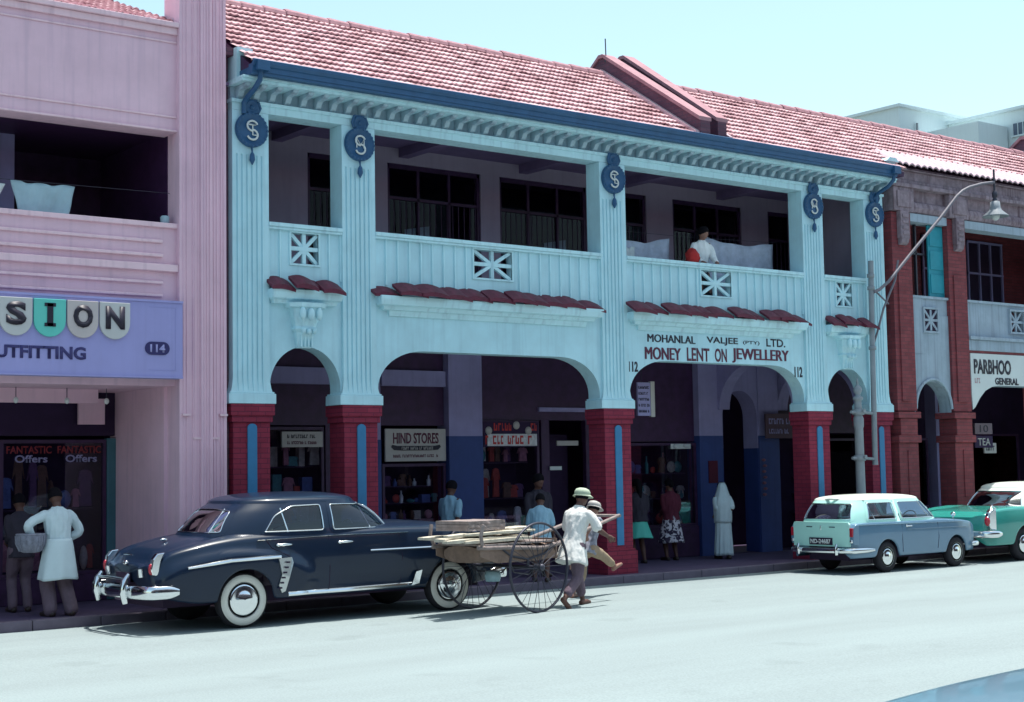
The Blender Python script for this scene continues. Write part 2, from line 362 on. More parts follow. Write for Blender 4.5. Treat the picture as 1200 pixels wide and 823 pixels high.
# ================================================================== THE GROUND
g = MB(); g.add([(-900,-900,-.03),(900,-900,-.03),(900,900,-.03),(-900,900,-.03)], [(0,1,2,3)]); structure(g.build('ground', GROUND))
g = MB(); NX = 60
vs = [(-150+ i*8, y, z) for (y, z) in ((-.35, 0.0), (-4, .015), (-10, .03), (-16, .015), (-19.0, 0.0)) for i in range(NX)]
g.add(vs, [(r*NX+i, (r+1)*NX+i, (r+1)*NX+i+1, r*NX+i+1)[::-1] for r in range(4) for i in range(NX-1)], True)
structure(g.build('road', roadmat()))
g = MB(); g.box(-100, 160, -.2, 2.75, -.02, .13); pav = structure(g.build('pavement', PAVE))
k0 = None
for i in range(34):
    x = 2.5 + i*.92
    if k0 is None:
        m = MB(); m.box(0, .912, -.35, -.202, -.02, .132); k0 = m.build('kerb_stone', KERB, pav, bevel=.012); k0.location = (x, 0, 0)
    else:
        copyobj(k0, pav, (x, random.uniform(-.004, .004), random.uniform(-.004, .003)))
m = MB(); m.box(-100, 2.49, -.35, -.2, -.02, .13); m.box(33.8, 160, -.35, -.2, -.02, .13); m.build('kerb', KERB, pav)
m = MB(); m.box(-100, 160, -24, -19.2, -.02, .14); structure(m.build('far_pavement', PAVE))

# ================================================================== CYAN ARCADE BUILDING
CX = [10.126, 11.977, 17.174, 22.371, 24.222]; CW = .593
B = thing('arcade_building', 'pale cyan two storey arcaded shop building with balcony, round blue monograms and clay tiled roof', 'building', (10.1, 0, 0))
B.location = (0, 0, 0)
FY = .05      # wall plane, pilasters stand 50 mm proud at y = 0
pil0 = pier0 = None
def pilaster_bm():
    m = MB()
    def sec(z, grow, groove):
        xs = [(-grow, FY+.3), (-grow, 0-grow*.4)]
        n = 6; a = .055; wv = (CW-2*a)/n
        for k in range(n):
            u = a + k*wv
            xs += [(u, -grow*.4), (u+.006, groove-grow*.4), (u+wv*.32, groove-grow*.4), (u+wv*.32+.006, -grow*.4)]
        xs += [(CW+grow, -grow*.4), (CW+grow, FY+.3)]
        return [(x, y, z) for x, y in xs]
    m.rings([sec(7.258, .0, 0), sec(6.62, .0, 0), sec(6.60, .0, .022), sec(3.36, 0, .022), sec(3.30, .005, .018), sec(3.2, .02, .012), sec(3.115, .045, .0)], True, False)
    return m
for i, x in enumerate(CX):
    if pil0 is None:
        pil0 = pilaster_bm().build('pilaster', CY, B); pil0.location = (x, 0, 0)
        m = MB(); m.box(-.085, CW+.085, -.045, .40, 2.966, 3.113); m.box(-.065, CW+.065, -.03, .39, 3.113, 3.14)
        cap0 = m.build('capital', CY, B, bevel=.008); cap0.location = (x, 0, 0)
        m = MB(); m.box(0, CW, 0, .42, .56, 2.70); m.box(-.03, CW+.03, -.03, .44, 2.70, 2.80); m.box(-.055, CW+.055, -.05, .45, 2.80, 2.962)
        m.box(-.05, CW+.05, -.06, .46, .131, .52); m.prism([(-.05,.52),(CW+.05,.52),(CW,.56),(0,.56)], -.03, .43)
        pier0 = m.build('brick_pier', BRK, B); pier0.location = (x, 0, 0)
        m = MB(); m.box(.225, .375, -.018, .02, .62, 2.62); m.prism([(.3+.075*cos(a*pi/8), 2.62+.06*sin(a*pi/8)) for a in range(9)], -.018, .02)
        st0 = m.build('blue_strip', STRIP, pier0)
    else:
        copyobj(pil0, B, (x,0,0)); copyobj(cap0, B, (x,0,0)); p = copyobj(pier0, B, (x,0,0)); copyobj(st0, p)
# arched walls of the ground floor
def arch_poly(x0, x1, zb, zt, zs, za, a, semi=False):
    pts = [(x0, zb), (x0, zt), (x1, zt), (x1, zb)]
    arc = []
    if semi:
        c = (x0+x1)/2; r = (x1-x0)/2 - .03
        for k in range(0, 25):
            t = pi*k/24; arc.append((c + r*cos(t), zs + (za-zs)*sin(t)))
    else:
        for k in range(0, 13):
            t = pi/2*k/12; arc.append((x1-.05-a + a*cos(t), zs + (za-zs)*sin(t)))
        for k in range(0, 13):
            t = pi/2 + pi/2*k/12; arc.append((x0+.05+a + a*cos(t), zs + (za-zs)*sin(t)))
    return pts + [(arc[0][0], zb)] + arc + [(arc[-1][0], zb)]
bays = [(CX[0]+CW, CX[1]), (CX[1]+CW, CX[2]), (CX[2]+CW, CX[3]), (CX[3]+CW, CX[4])]
RAIL = 5.654
for bi, (x0, x1) in enumerate(bays):
    big = bi in (1, 2)
    m = MB(); m.prism(arch_poly(x0, x1, 3.14, 4.80, 3.22, 3.83, .86, not big), FY, .35)
    m.build('arch_wall', CY, B)
    # balcony panel built round its star grille
    gw, gh = (.78, .46) if big else (.47, .46)
    gx = (x0+x1)/2 + (0 if bi != 2 else -.05) - gw/2 ; gz = 5.07
    m = MB()
    m.box(x0, gx, FY+.01, .2, 4.80, RAIL-.06); m.box(gx+gw, x1, FY+.01, .2, 4.80, RAIL-.06)
    m.box(gx, gx+gw, FY+.01, .2, 4.80, gz); m.box(gx, gx+gw, FY+.01, .2, gz+gh, RAIL-.06)
    pn = m.build('balcony_panel', CY, B)
    b0 = None; nb = round((x1-x0)/.215); st = (x1-x0)/nb
    for k in range(nb+1):
        bx = x0 + k*st
        if gx-.05 < bx < gx+gw+.05: 
            continue
        if b0 is None:
            m = MB(); m.box(-.014, .014, FY-.018, FY+.012, 4.84, RAIL-.065); b0 = m.build('batten', CYT, pn); b0.location = (bx+.015, 0, 0)
        else: copyobj(b0, pn, (bx-(.015 if k == nb else 0), 0, 0))
    m = MB(); cx, cz = gx+gw/2, gz+gh/2
    for a in range(4):
        t = [0, pi/2, atan2(gh, gw), -atan2(gh, gw)][a]; l = [gw, gh, sqrt(gw*gw+gh*gh)*.97, sqrt(gw*gw+gh*gh)*.97][a]/2
        m.bar((cx-l*cos(t), .085+a*.004, cz-l*sin(t)), (cx+l*cos(t), .085+a*.004, cz+l*sin(t)), .05, .055, (0,1,0)) if False else m.boxm(2*l, .05, .06 if a < 2 else .055, Matrix.Translation((cx, .09+a*.003, cz)) @ Matrix.Rotation(-t, 4, 'Y'))
    gr = m.build('star_grille', CYT, B)
    m = MB(); t = .03
    m.box(gx-t, gx+gw+t, FY-.012, FY+.03, gz-t, gz); m.box(gx-t, gx+gw+t, FY-.012, FY+.03, gz+gh, gz+gh+t); m.box(gx-t, gx, FY-.012, FY+.03, gz, gz+gh); m.box(gx+gw, gx+gw+t, FY-.012, FY+.03, gz, gz+gh)
    m.build('grille_frame', CYT, gr)
    m = MB(); m.box(x0, x1, -.02, .23, RAIL-.06, RAIL); m.box(x0, x1, -.0, .21, RAIL-.1, RAIL-.06); m.build('handrail', CYT, B, bevel=.008)
    # ledge with tile hood
    pj = .34
    def prof(e): return e
    m = MB()
    lv = [(4.36, .05 if big else .05, .28), (4.44, .09, .26), (4.45, .16, .14), (4.50, .2, .12), (4.52, .29, .04), (4.60, .33, .02), (4.655, pj, .02), (4.66, .30, .04)]
    rg = []
    for z, d, ins in lv:
        ii = ins*(1 if big else .5); d *= .66
        rg.append([(x0+ii-.03, FY+.01, z), (x0+ii-.03, FY-d, z), (x1-ii-.08, FY-d, z), (x1-ii-.08, FY+.01, z)])
    if not big: rg = rg[2:]
    m.rings(rg, True, False); lg = m.build('hood_ledge', CYT, B, bevel=.006)
    nt_ = 11 if big else 4; tw = (x1-x0-.03)/nt_; t0 = None
    for k in range(nt_):
        if t0 is None:
            m = MB(); rg = []
            for u in range(5):      # down the slope
                q = u/4; y = FY - .0 - .26*q; z = 4.84 - .155*q - (0 if q < .9 else .0)
                ring = []
                for a in range(7):
                    h = a/6; ring.append(((h-.5)*tw*1.22, y - .01*h, z + .045*sin(pi*h) + .03*(.5-h)))
                for a in range(6, -1, -1):
                    h = a/6; ring.append(((h-.5)*tw*1.22, y - .01*h, z - .045 + .02*sin(pi*h) + .03*(.5-h)))
                rg.append(ring)
            m.rings(rg, True, False)
            t0 = m.build('roof_tile', HTILE, lg); o = t0
        else: o = copyobj(t0, lg)
        o.location = (x0 + (k+.5)*tw - .04, random.uniform(-.012, .012), (0 if 0 < k < nt_-1 else -.03) + random.uniform(-.01, .01)); o.rotation_euler = (random.uniform(-.02,.02), random.uniform(-.02,.02), random.uniform(-.02, .02))
    if not big:                     # leafy corbel under the little ledge
        cx = (x0+x1)/2 - .05; m = MB(); rg = []
        for z, hw, d in ((4.46, .32, .30), (4.40, .30, .29), (4.38, .23, .25), (4.25, .21, .22), (4.12, .17, .17), (4.08, .19, .19), (4.03, .15, .15), (3.9, .13, .11), (3.80, .11, .09)):
            rg.append([(cx-hw, FY+.02, z), (cx-hw, FY-d*.6, z), (cx-hw*.55, FY-d, z), (cx+hw*.55, FY-d, z), (cx+hw, FY-d*.6, z), (cx+hw, FY+.02, z)])
        m.rings(rg, True, False); cb_ = m.build('corbel', CYT, B, bevel=.006)
        m = MB()
        for q, (dx, z, r) in enumerate(((-.14, 4.3, .05), (0, 4.29, .06), (.14, 4.3, .05), (-.09, 4.05, .035), (.0, 4.04, .04), (.09, 4.05, .035))):
            m.ell((cx+dx, FY-.26 if z > 4.2 else FY-.19, z), (r, .05, .1 if z > 4.2 else .05), 8, 6)
        for dx in (-.09, -.03, .03, .09): m.box(cx+dx-.012, cx+dx+.012, FY-.135, FY-.08, 3.82, 3.99)
        m.build('corbel_leaf', CYT, cb_)
# number, name and trade painted over arch 3
for q_, x_, X_, z_, Z_, m_, bo in (('MOHANLAL', 18.26, 19.43, 4.16, 4.30, INK, .03), ('VALJEE', 19.73, 20.54, 4.16, 4.31, INK, .015), ('(PTY)', 20.68, 21.12, 4.19, 4.27, INK, 0), ('LTD.', 21.31, 21.83, 4.18, 4.33, INK, .015),
        ('MONEY', 18.19, 19.05, 3.85, 4.07, MAR, .035), ('LENT', 19.22, 19.79, 3.85, 4.09, MAR, .02), ('ON', 19.93, 20.24, 3.85, 4.10, MAR, .02), ('JEWELLERY', 20.38, 21.90, 3.85, 4.12, MAR, .035)):
    text(q_, x_, X_, z_, Z_, FY-.004, m_, B, bold=bo)
lab(text('112', 17.80, 18.02, 3.62, 3.80, FY-.004, INK, B, bold=.03), 'number 112 left of the arch')
lab(text('112', 22.07, 22.29, 3.62, 3.82, FY-.004, INK, B, bold=.03), 'number 112 right of the arch')
# top beam, cornice with scroll brackets, gutter
XL, XR = 10.126, 24.815
m = MB(); m.box(XL, XR, .0, .35, 7.262, 7.40); m.box(XL-.02, XR+.02, -.03, .3, 7.37, 7.42)
m.build('cornice_beam', CYT, B)
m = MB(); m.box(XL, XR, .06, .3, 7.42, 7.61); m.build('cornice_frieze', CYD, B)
m = MB(); m.box(XL-.02, XR+.02, -.36, .3, 7.612, 7.655); m.box(XL-.02, XR+.02, -.39, .3, 7.655, 7.69); m.build('cornice_slab', CYT, B, bevel=.006)
nb = 56; b0 = None
for k in range(nb):
    x = XL + .12 + k*(XR-XL-.24)/(nb-1)
    if b0 is None:
        pr = [(.06, 7.425), (.02, 7.43), (-.03, 7.46), (-.055, 7.50), (-.08, 7.54), (-.14, 7.545), (-.20, 7.555), (-.27, 7.58), (-.29, 7.611), (.06, 7.611)]
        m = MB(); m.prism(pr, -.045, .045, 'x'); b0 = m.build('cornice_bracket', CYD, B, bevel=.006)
        o = b0
    else: o = copyobj(b0, B)
    o.location = (x, 0, random.uniform(-.003, .003))
m = MB()
for z0, z1, y0, y1 in ((7.69, 7.73, -.50, .2), (7.73, 7.80, -.515, .2)): m.box(XL+.06, XR-.12, y0, y1, z0, z1)
gu = m.build('gutter_board', BLUE, B)
m = MB(); pr = [(-.515, 7.80), (-.535, 7.81), (-.56, 7.85), (-.565, 7.895), (-.555, 7.905), (-.54, 7.89), (-.5, 7.84), (-.4, 7.84), (-.4, 7.80)]
m.prism(pr, XL+.06, XR-.1, 'x'); m.build('gutter', BLUE, B)
for x in (XL+.2, XR-.22):
    m = MB(); m.box(x-.1, x+.1, -.60, -.42, 7.74, 7.88); m.tube([(x, -.5, 7.76), (x, -.48, 7.62), (x-.03, -.36, 7.5), (x-.04, -.16, 7.42), (x-.04, -.06, 7.36), (x-.04,-.06,7.2)], .04, 8)
    m.build('downpipe', BLUE, B)
m = MB(); m.box(10.14, 10.40, -.12, .5, 7.69, 8.16); m.build('end_block', CYT, B); m = MB(); m.box(24.62, 24.9, -.3, .4, 7.69, 8.04); m.prism([(24.56, 8.04), (24.95, 8.04), (24.85, 8.12), (24.66, 8.12)], -.36, .45); m.build('end_block', CYT, B)
m = MB(); m.box(9.975, 10.12, .12, 2.9, .13, 8.05); m.box(9.975, 10.16, -.02, 2.9, 8.05, 8.16); m.build('party_wall', PBRK, B)
# monogram medallions
for i, x in enumerate(CX):
    cx = x + CW/2; a = thing('monogram_medallion', '', 'monogram', (cx, -.02, 6.98))
    a['label'] = ['round blue monogram plaque on the leftmost cyan pilaster', 'round blue monogram plaque on second pilaster from the left', 'round blue monogram plaque on the middle cyan pilaster', 'round blue monogram plaque on pilaster right of the money lender sign', 'round blue monogram plaque on the rightmost cyan pilaster by the brick building'][i]
    a['group'] = 'blue monogram plaques'
    m = MB(); m.lathe([(.02, .03), (.255, .03), (.262, -.0), (.262, -.03), (.25, -.05), (.225, -.052), (.21, -.03), (.02, -.032)], (0, 0, 0), 'y', 36)
    m.build('disc', BLUE, a)
    m = MB()
    for k in range(24):
        t = 2*pi*k/24; m.ell((.24*cos(t), -.05, .24*sin(t)), (.022, .014, .022), 6, 4)
    m.build('rim_bead', BLUE, a)
    m = MB(); m.lathe([(.02, .03), (.11, .03), (.115, -.04), (.09, -.05), (.07, -.03), (.02, -.035)], (0, 0, .33), 'y', 20); m.box(-.09, .09, -.03, .02, .42, .455); m.ell((0, -.03, .33), (.04, .03, .04), 8, 6)
    m.tube([(-.1, -.02, .25), (-.14, -.03, .33), (-.1, -.03, .43)], .02, 6); m.tube([(.1, -.02, .25), (.14, -.03, .33), (.1, -.03, .43)], .02, 6)
    m.build('crest', BLUE, a)
    m = MB(); m.tube([(0, -.02, -.25), (0, -.03, -.33), (0, -.03, -.37), (0, -.03, -.45), (0, -.03, -.52)], [.02, .012, .035, .045, .008], 8); m.build('pendant', BLUE, a)
    def arc(cx_, cz_, rx, rz_, a0, a1, n=10): return [(cx_+rx*cos(a0+(a1-a0)*k/n), -.045, cz_+rz_*sin(a0+(a1-a0)*k/n)) for k in range(n+1)]
    m = MB(); r = .016
    m.tube(arc(0, .055, .085, .075, radians(20), radians(270)), r, 6); m.tube(arc(0, -.075, .085, .075, radians(90), radians(-160)), r, 6)       # big S
    m.tube([(-.07, -.05, -.06), (-.07, -.05, .09), (0, -.05, -.02), (.06, -.05, .09), (.06, -.05, -.06)] if i % 2 else [(-.06, -.05, .07), (.05, -.05, .07), (-.0, -.05, .07), (-.0, -.05, -.08), (.06, -.05, -.08)], .011, 6)
    m.build('monogram', WHITE, a)

# verandah floor, back wall with barred windows, ceiling
m = MB(); m.box(9.98, 24.9, .2, 2.4, 4.42, 4.74); m.build('verandah_floor', LIL, B)
m = MB(); m.box(9.98, 24.95, .06, 2.6, 7.62, 7.66); m.box(9.98, 24.95, .30, .5, 7.44, 7.62)
for x in (11.98, 14.5, 17.18, 19.7, 22.37): m.box(x+.1, x+.3, .5, 2.4, 7.46, 7.62)
m.build('verandah_ceiling', CEIL, B)
wins = [(12.76, 13.62), (14.36, 16.38), (16.82, 18.93), (19.75, 20.49), (21.21, 23.19), (24.0, 25.4)]
m = MB(); xs = 9.98
for a, b in wins:
    m.box(xs, a, 2.4, 2.6, 4.6, 7.62); m.box(a, b, 2.4, 2.6, 7.35, 7.62); xs = b
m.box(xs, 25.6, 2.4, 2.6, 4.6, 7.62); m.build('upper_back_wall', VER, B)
m = MB(); m.box(24.62, 24.86, .4, 2.4, 4.6, 7.62); m.build('verandah_end_wall', VER, B); m = MB(); m.box(9.98, 10.12, .4, 2.4, 4.6, 7.62); m.build('verandah_end_wall', VER, B)
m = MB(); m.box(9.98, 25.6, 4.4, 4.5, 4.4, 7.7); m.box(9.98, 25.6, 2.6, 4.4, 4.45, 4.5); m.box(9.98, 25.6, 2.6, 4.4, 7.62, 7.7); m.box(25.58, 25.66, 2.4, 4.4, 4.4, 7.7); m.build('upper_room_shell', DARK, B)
for wi, (a, b) in enumerate(wins):
    m = MB()
    for x in (a, b-.06): m.box(x, x+.06, 2.43, 2.5, 4.6, 7.35)
    m.box(a, b, 2.43, 2.5, 7.27, 7.35); m.box(a, b, 2.44, 2.49, 6.72, 6.77)
    nm = max(1, round((b-a)/.68))
    for k in range(1, nm): m.box(a+(b-a)*k/nm-.025, a+(b-a)*k/nm+.025, 2.44, 2.49, 4.6, 7.27)
    wf = m.build('window_frame', DWOOD, B)
    m = MB(); m.box(a+.06, b-.06, 2.475, 2.48, 4.6, 7.27); m.build('pane', GLASSU, wf)
    r0 = None; n = int((b-a)/.12)
    for k in range(1, n):
        x = a + (b-a)*k/n
        if r0 is None:
            m = MB(); m.tube([(0, 2.40, 4.62), (0, 2.40, 6.7)], .009, 6); r0 = m.build('window_bar', DWOOD, wf); r0.location = (x, 0, 0)
        else: copyobj(r0, wf, (x, 0, 0))
    if wi in (1, 2):
        q = a + (.45 if wi == 1 else 1.15); m = MB(); m.rings([[(q + j*.06, 2.55 + .02*sin(j*1.7), z + (.0 if z < 6 else .1*j/9)) for j in range(10)] for z in (5.2, 5.7, 6.22)], False, True, False)
        m.build('curtain', LAUN, wf, solid=.006)

# roof tiles: rows of overlapping tiles on the two slopes
def roof(x0, x1, yb, zb, yt, zt, parent, edge=None, name='roof_tiles', wave=.02):
    """tiles with a rolled side and a lapped lower edge, joined (each is smaller than ten pixels)"""
    sl = Vector((0, yt-yb, zt-zb)); Ls = sl.length; sl.normalize(); nr = Vector((0, -sl.z, sl.y))
    rows = max(1, round(Ls/.25)); rh = Ls/rows; tw = .2; n = int((x1-x0)/tw); tw = (x1-x0)/n
    m = MB()
    for r in range(rows):
        for c in range(n):
            j = random.uniform(-.004, .005); up = random.uniform(0, .006)
            pts = []
            for (v, h) in ((-.0, .05), (1.06, .004)):
                for u, q in ((0, 0), (.20, wave*.9), (.42, .002), (.58, .002), (.80, wave*.9), (1., .0)):
                    p = Vector((x0 + (c+u)*tw, yb, zb)) + sl*((r+v)*rh + (j if v == 0 else 0)) + nr*(h + q + up)
                    pts.append(p)
            for k in range(6): pts.append(pts[k] - nr*.03)
            fs = [(k, k+1, k+7, k+6) for k in range(5)] + [(k+12, k+13, k+1, k) for k in range(5)]
            m.add(pts, fs, False)
    o = m.build(name, TILE, parent); o['kind'] = 'stuff'
    return o
YB, ZB, YT, ZT = -.47, 7.86, 2.1, 9.52
m = MB(); m.prism([(YB+.03, ZB-.03), (YT, ZT-.03), (YT+2.6, ZB), (YT+2.6, ZB-.2), (YB+.05, ZB-.12)], 10.2, 25.0, 'x'); m.build('roof_core', DWOOD, B)
roof(10.18, 19.16, YB, ZB, YT, ZT, B); roof(19.95, 25.0, YB, ZB, YT, ZT, B)
def ridge(x0, x1, parent):
    r0 = None; n = int((x1-x0)/.4)
    for k in range(n):
        if r0 is None:
            m = MB(); m.rings([[(x, YT + .12*cos(pi*a/6)*s, ZT - .02 + .11*sin(pi*a/6)*s) for a in range(7)] for x, s in ((0, 1), (.02, 1.1), (.4, .95))], False, False, False)
            r0 = m.build('ridge_tile', COPE, parent, solid=.02); o = r0
        else: o = copyobj(r0, parent)
        o.location = (x0 + k*(x1-x0)/n, 0, random.uniform(-.01, .01))
ridge(10.1, 19.1, B); ridge(19.95, 25.0, B)
# two stepped party parapets between the roofs
for q, (x0, x1, dz, dy, ztop) in enumerate(((19.18, 19.42, .36, 0, .0), (19.72, 19.94, .42, .1, .1))):
    sl = (ZT-ZB)/(YT-YB); yb = -.50 + dy; e = .0
    pr = [(yb, ZB-.1), (yb, ZB+dz-.06), (YT, ZB+sl*(YT-YB)+dz), (YT+.12, ZB+sl*(YT-YB)+dz), (YT+2.3, ZB+dz), (YT+2.3, ZB-.1)]
    m = MB(); m.prism(pr, x0, x1, 'x'); pw = m.build('party_parapet', PBRK, B)
    pr = [(a, b+(0 if i < 1 or i > 4 else .002)) for i, (a, b) in enumerate(pr[1:5])]; pr2 = [(a, b+.07) for a, b in pr]
    m = MB(); m.prism(pr + pr2[::-1], x0-.035, x1+.035, 'x'); m.build('coping', COPE, pw)
m = MB(); sl = (ZT-ZB)/(YT-YB)
m.prism([(YB, ZB+.03), (YT, ZT+.03), (YT, ZT+.12), (YB, ZB+.10)], 19.08, 19.178, 'x'); m.prism([(YB, ZB+.03), (YT, ZT+.03), (YT, ZT+.09), (YB, ZB+.09)], 19.944, 20.03, 'x'); m.build('mortar_flashing', MORT, B)
m = MB(); m.prism([(YB+.05, ZB-.1), (YT, ZT-.04), (YT+2.3, ZB-.1)], 19.42, 19.72, 'x'); m.build('valley_gutter', COPE, B)
a = MB(); a.tube([(19.2, 2.05, 9.78), (19.19, 2.05, 10.25)], .012, 6); a.tube([(19.2, 2.05, 9.78), (19.2, 2.05, 9.85)], .03, 6); tag(a.build('lightning_rod', DST), 'thin dark rod standing on the roof parapet against the sky', 'rod')

def strokes(x0, x1, z0, z1, y, m, parent, t=None, seed=1):
    """a line of writing too small to read in the photograph: uneven letter-sized strokes"""
    if t is not None: x0 -= t.location.x; x1 -= t.location.x; z0 -= t.location.z; z1 -= t.location.z
    r_ = random.Random(seed); b_ = MB(); x = x0; h = z1-z0
    while x < x1-h*.3:
        w_ = h*r_.uniform(.3, .6); k = r_.random()
        if k < .12: x += h*.5; continue
        b_.box(x, x+w_*.35, y-.005, y, z0, z1)
        if k < .5: b_.box(x+w_*.35, x+w_, y-.005, y, z1-h*.25, z1)
        if k > .35: b_.box(x+w_*.35, x+w_, y-.005, y, z0, z0+h*.25)
        if k > .7: b_.box(x+w_*.7, x+w_, y-.005, y, z0+h*.25, z1-h*.25)
        x += w_ + h*.18
    o = b_.build('lettering', m, parent); o['kind'] = 'stuff'; return o
# ------------------------------------------------------------------ arcade interior: shop fronts
SY = 2.6
m = MB(); m.box(9.98, 24.9, .35, SY+.2, 4.26, 4.42); m.build('arcade_ceiling', LIL, B)
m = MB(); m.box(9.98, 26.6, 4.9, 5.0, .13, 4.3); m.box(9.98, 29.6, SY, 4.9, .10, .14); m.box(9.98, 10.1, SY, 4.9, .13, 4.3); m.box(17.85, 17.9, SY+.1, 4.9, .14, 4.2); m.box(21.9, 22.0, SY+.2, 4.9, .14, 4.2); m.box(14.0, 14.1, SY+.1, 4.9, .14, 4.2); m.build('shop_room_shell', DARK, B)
def pillar(x0, x1, y0=SY-.12, y1=SY+.25, zd=2.56):
    m = MB(); m.box(x0, x1, y0, y1, zd, 4.26); p = m.build('shop_pillar', LIL, B)
    m = MB(); m.box(x0-.004, x1+.004, y0-.004, y1, .13, zd); m.build('blue_dado', DADO, p)
pillar(15.66, 16.40); pillar(21.88, 22.54); pillar(23.62, 24.23); pillar(13.46, 14.28, SY-.02, SY+.2, 2.5) 
m = MB(); m.box(10.0, 13.44, SY-.06, SY+.1, 3.44, 3.72); m.box(14.29, 15.64, SY-.06, SY+.1, 3.44, 3.72); m.build('shop_lintel', LIL, B)
m = MB(); m.box(10.0, 15.64, SY+.02, SY+.2, 3.722, 4.26); m.build('upper_shopfront', DWOOD, B); m = MB(); m.box(10.0, 15.64, SY+.02, SY+.2, 2.75, 3.438); m.build('upper_shopfront', DWOOD, B); m = MB(); m.box(16.41, 19.0, SY+.02, SY+.2, 2.86, 4.26); m.build('upper_shopfront', DWOOD, B); m = MB(); m.box(19.01, 21.87, SY+.03, SY+.2, 2.45, 4.26); m.build('upper_shopfront', DWOOD, B); m = MB()
m.box(13.2, 13.45, SY+.02, SY+.2, .14, 2.75); m.build('shop_wall', DWOOD, B); m = MB(); m.box(19.05, 19.95, SY, SY+.2, .14, 2.44); m.build('shop_wall', DWOOD, B); m = MB(); m.box(24.24, 27.4, SY+.02, SY+.2, 2.62, 4.26); m.build('upper_shopfront', DWOOD, B)
m = MB(); m.box(17.8, 19.02, SY-.03, SY+.02, 3.02, 3.10); m.build('fascia_rail', LIL, B)
# arched doorway and its wall
m = MB(); m.prism(arch_poly(22.542, 23.618, 2.3, 4.26, 2.95, 3.50, .4, True), SY-.1, SY+.3); m.build('doorway_arch', LIL, B)
m = MB(); m.box(22.542, 22.57, SY-.1, SY+.3, .14, 2.3); m.box(23.59, 23.617, SY-.1, SY+.3, .14, 2.3); m.build('doorway_jamb', DADO, B)
# transverse arch across the arcade at pilaster 4
def yarch(x0, x1, ya, yb, zs, za, zt, zb=None):
    m = MB(); pts = [(ya, zs), (ya, zt), (yb, zt), (yb, zs)]; c = (ya+yb)/2; r = (yb-ya)/2-.05
    arc = [(c + r*cos(pi*k/20), zs + (za-zs)*sin(pi*k/20)) for k in range(21)]
    m.prism(pts + arc, x0, x1, 'x'); return m
yarch(22.42, 22.72, .42, SY-.12, 3.1, 4.0, 4.26).build('transverse_arch', LIL, B)
yarch(24.28, 24.6, .42, SY, 3.1, 4.0, 4.26).build('transverse_arch', LIL, B)
# shop windows with goods
def display(x0, x1, z0, z1, y, label, kinds, rows=3, seed=0, depth=.7):
    rnd = random.Random(seed)
    t = thing('shop_window', label, 'shop window', ((x0+x1)/2, y, z0)); ox = (x0+x1)/2
    def W(mb): mb.v = [(a-ox, b-y, c-z0) for a, b, c in mb.v]; return mb
    f = MB(); w_ = .05
    f.box(x0, x0+w_, y-.03, y+.05, z0, z1); f.box(x1-w_, x1, y-.03, y+.05, z0, z1); f.box(x0+w_, x1-w_, y-.03, y+.05, z0, z0+w_); f.box(x0+w_, x1-w_, y-.03, y+.05, z1-w_, z1)
    W(f).build('window_frame', DWOOD, t)
    f = MB(); f.box(x0, x1, y-.06, y+.1, .14, z0-.004); W(f).build('stall_riser', DWOOD, t)
    f = MB(); f.box(x0+w_, x1-w_, y, y+.006, z0+w_, z1-w_); W(f).build('pane', GLASS, t)
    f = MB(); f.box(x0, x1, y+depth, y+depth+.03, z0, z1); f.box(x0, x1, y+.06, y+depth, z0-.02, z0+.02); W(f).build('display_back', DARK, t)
    for r in range(rows):
        zz = z0+.05 + (z1-z0-.15)*r/rows; hh = (z1-z0-.15)/rows
        if r: 
            f = MB(); f.box(x0+.06, x1-.06, y+.25, y+depth, zz-.02, zz); W(f).build('shelf', DWOOD, t)
        x = x0+.1
        while x < x1-.15:
            kd = rnd.choice(kinds); gw = rnd.uniform(.08, .2); gh = hh*rnd.uniform(.3, .85); f = MB(); yy = y + rnd.uniform(.12, .35)
            if kd == 'box': f.box(x, x+gw, yy, yy+.12, zz, zz+gh)
            elif kd == 'bottle': f.lathe([(.035, 0), (.04, gh*.55), (.015, gh*.72), (.015, gh), (.001, gh)], (x+.05, yy, zz), 'z', 10); gw = .09
            elif kd == 'garment':
                f.prism([(x, zz+gh*.05), (x+gw*.1, zz+gh*.75), (x-.03, zz+gh*.6), (x+gw*.05, zz+gh*.95), (x+gw*.35, zz+gh), (x+gw*.65, zz+gh), (x+gw*.95, zz+gh*.95), (x+gw+.03, zz+gh*.6), (x+gw*.9, zz+gh*.75), (x+gw, zz+gh*.05)], yy, yy+.04)
            elif kd == 'plate': f.lathe([(.01, 0), (gh*.3, .01), (gh*.32, -.01), (.01, .006)], (x+gh*.3, yy, zz+gh*.35), 'y', 14); gw = gh*.6
            else: f.ell((x+gw/2, yy, zz+gh*.35), (gw/2, .07, gh*.35), 10, 6)
            W(f).build({'box': 'packet', 'bottle': 'bottle', 'garment': 'garment', 'plate': 'plate'}.get(kd, 'bundle'), rnd.choice(GOODS), t)
            x += gw + rnd.uniform(.01, .07)
    return t
def board(x0, x1, z0, z1, y, m, label, cat='sign', name='shop_sign', th=.04):
    t = thing(name, label, cat, ((x0+x1)/2, y, z0)); ox = (x0+x1)/2
    f = MB(); f.box(x0-ox, x1-ox, -th, 0, 0, z1-z0); f.build('board', m, t, bevel=.004)
    return t
def btext(t, s, x0, x1, z0, z1, m, th=.04, bold=0):
    o = text(s, x0-t.location.x, x1-t.location.x, z0-t.location.z, z1-t.location.z, -th-.004, m, t, bold=bold); return o
display(10.4, 13.15, .9, 2.72, SY+.02, 'dark shop window behind the leftmost arch of the cyan building', ['garment', 'box'], 3, 3)
display(14.3, 15.64, .75, 2.08, SY, 'crowded shop window under the cream general store sign', ['box', 'bundle', 'bottle', 'garment', 'plate'], 4, 5)
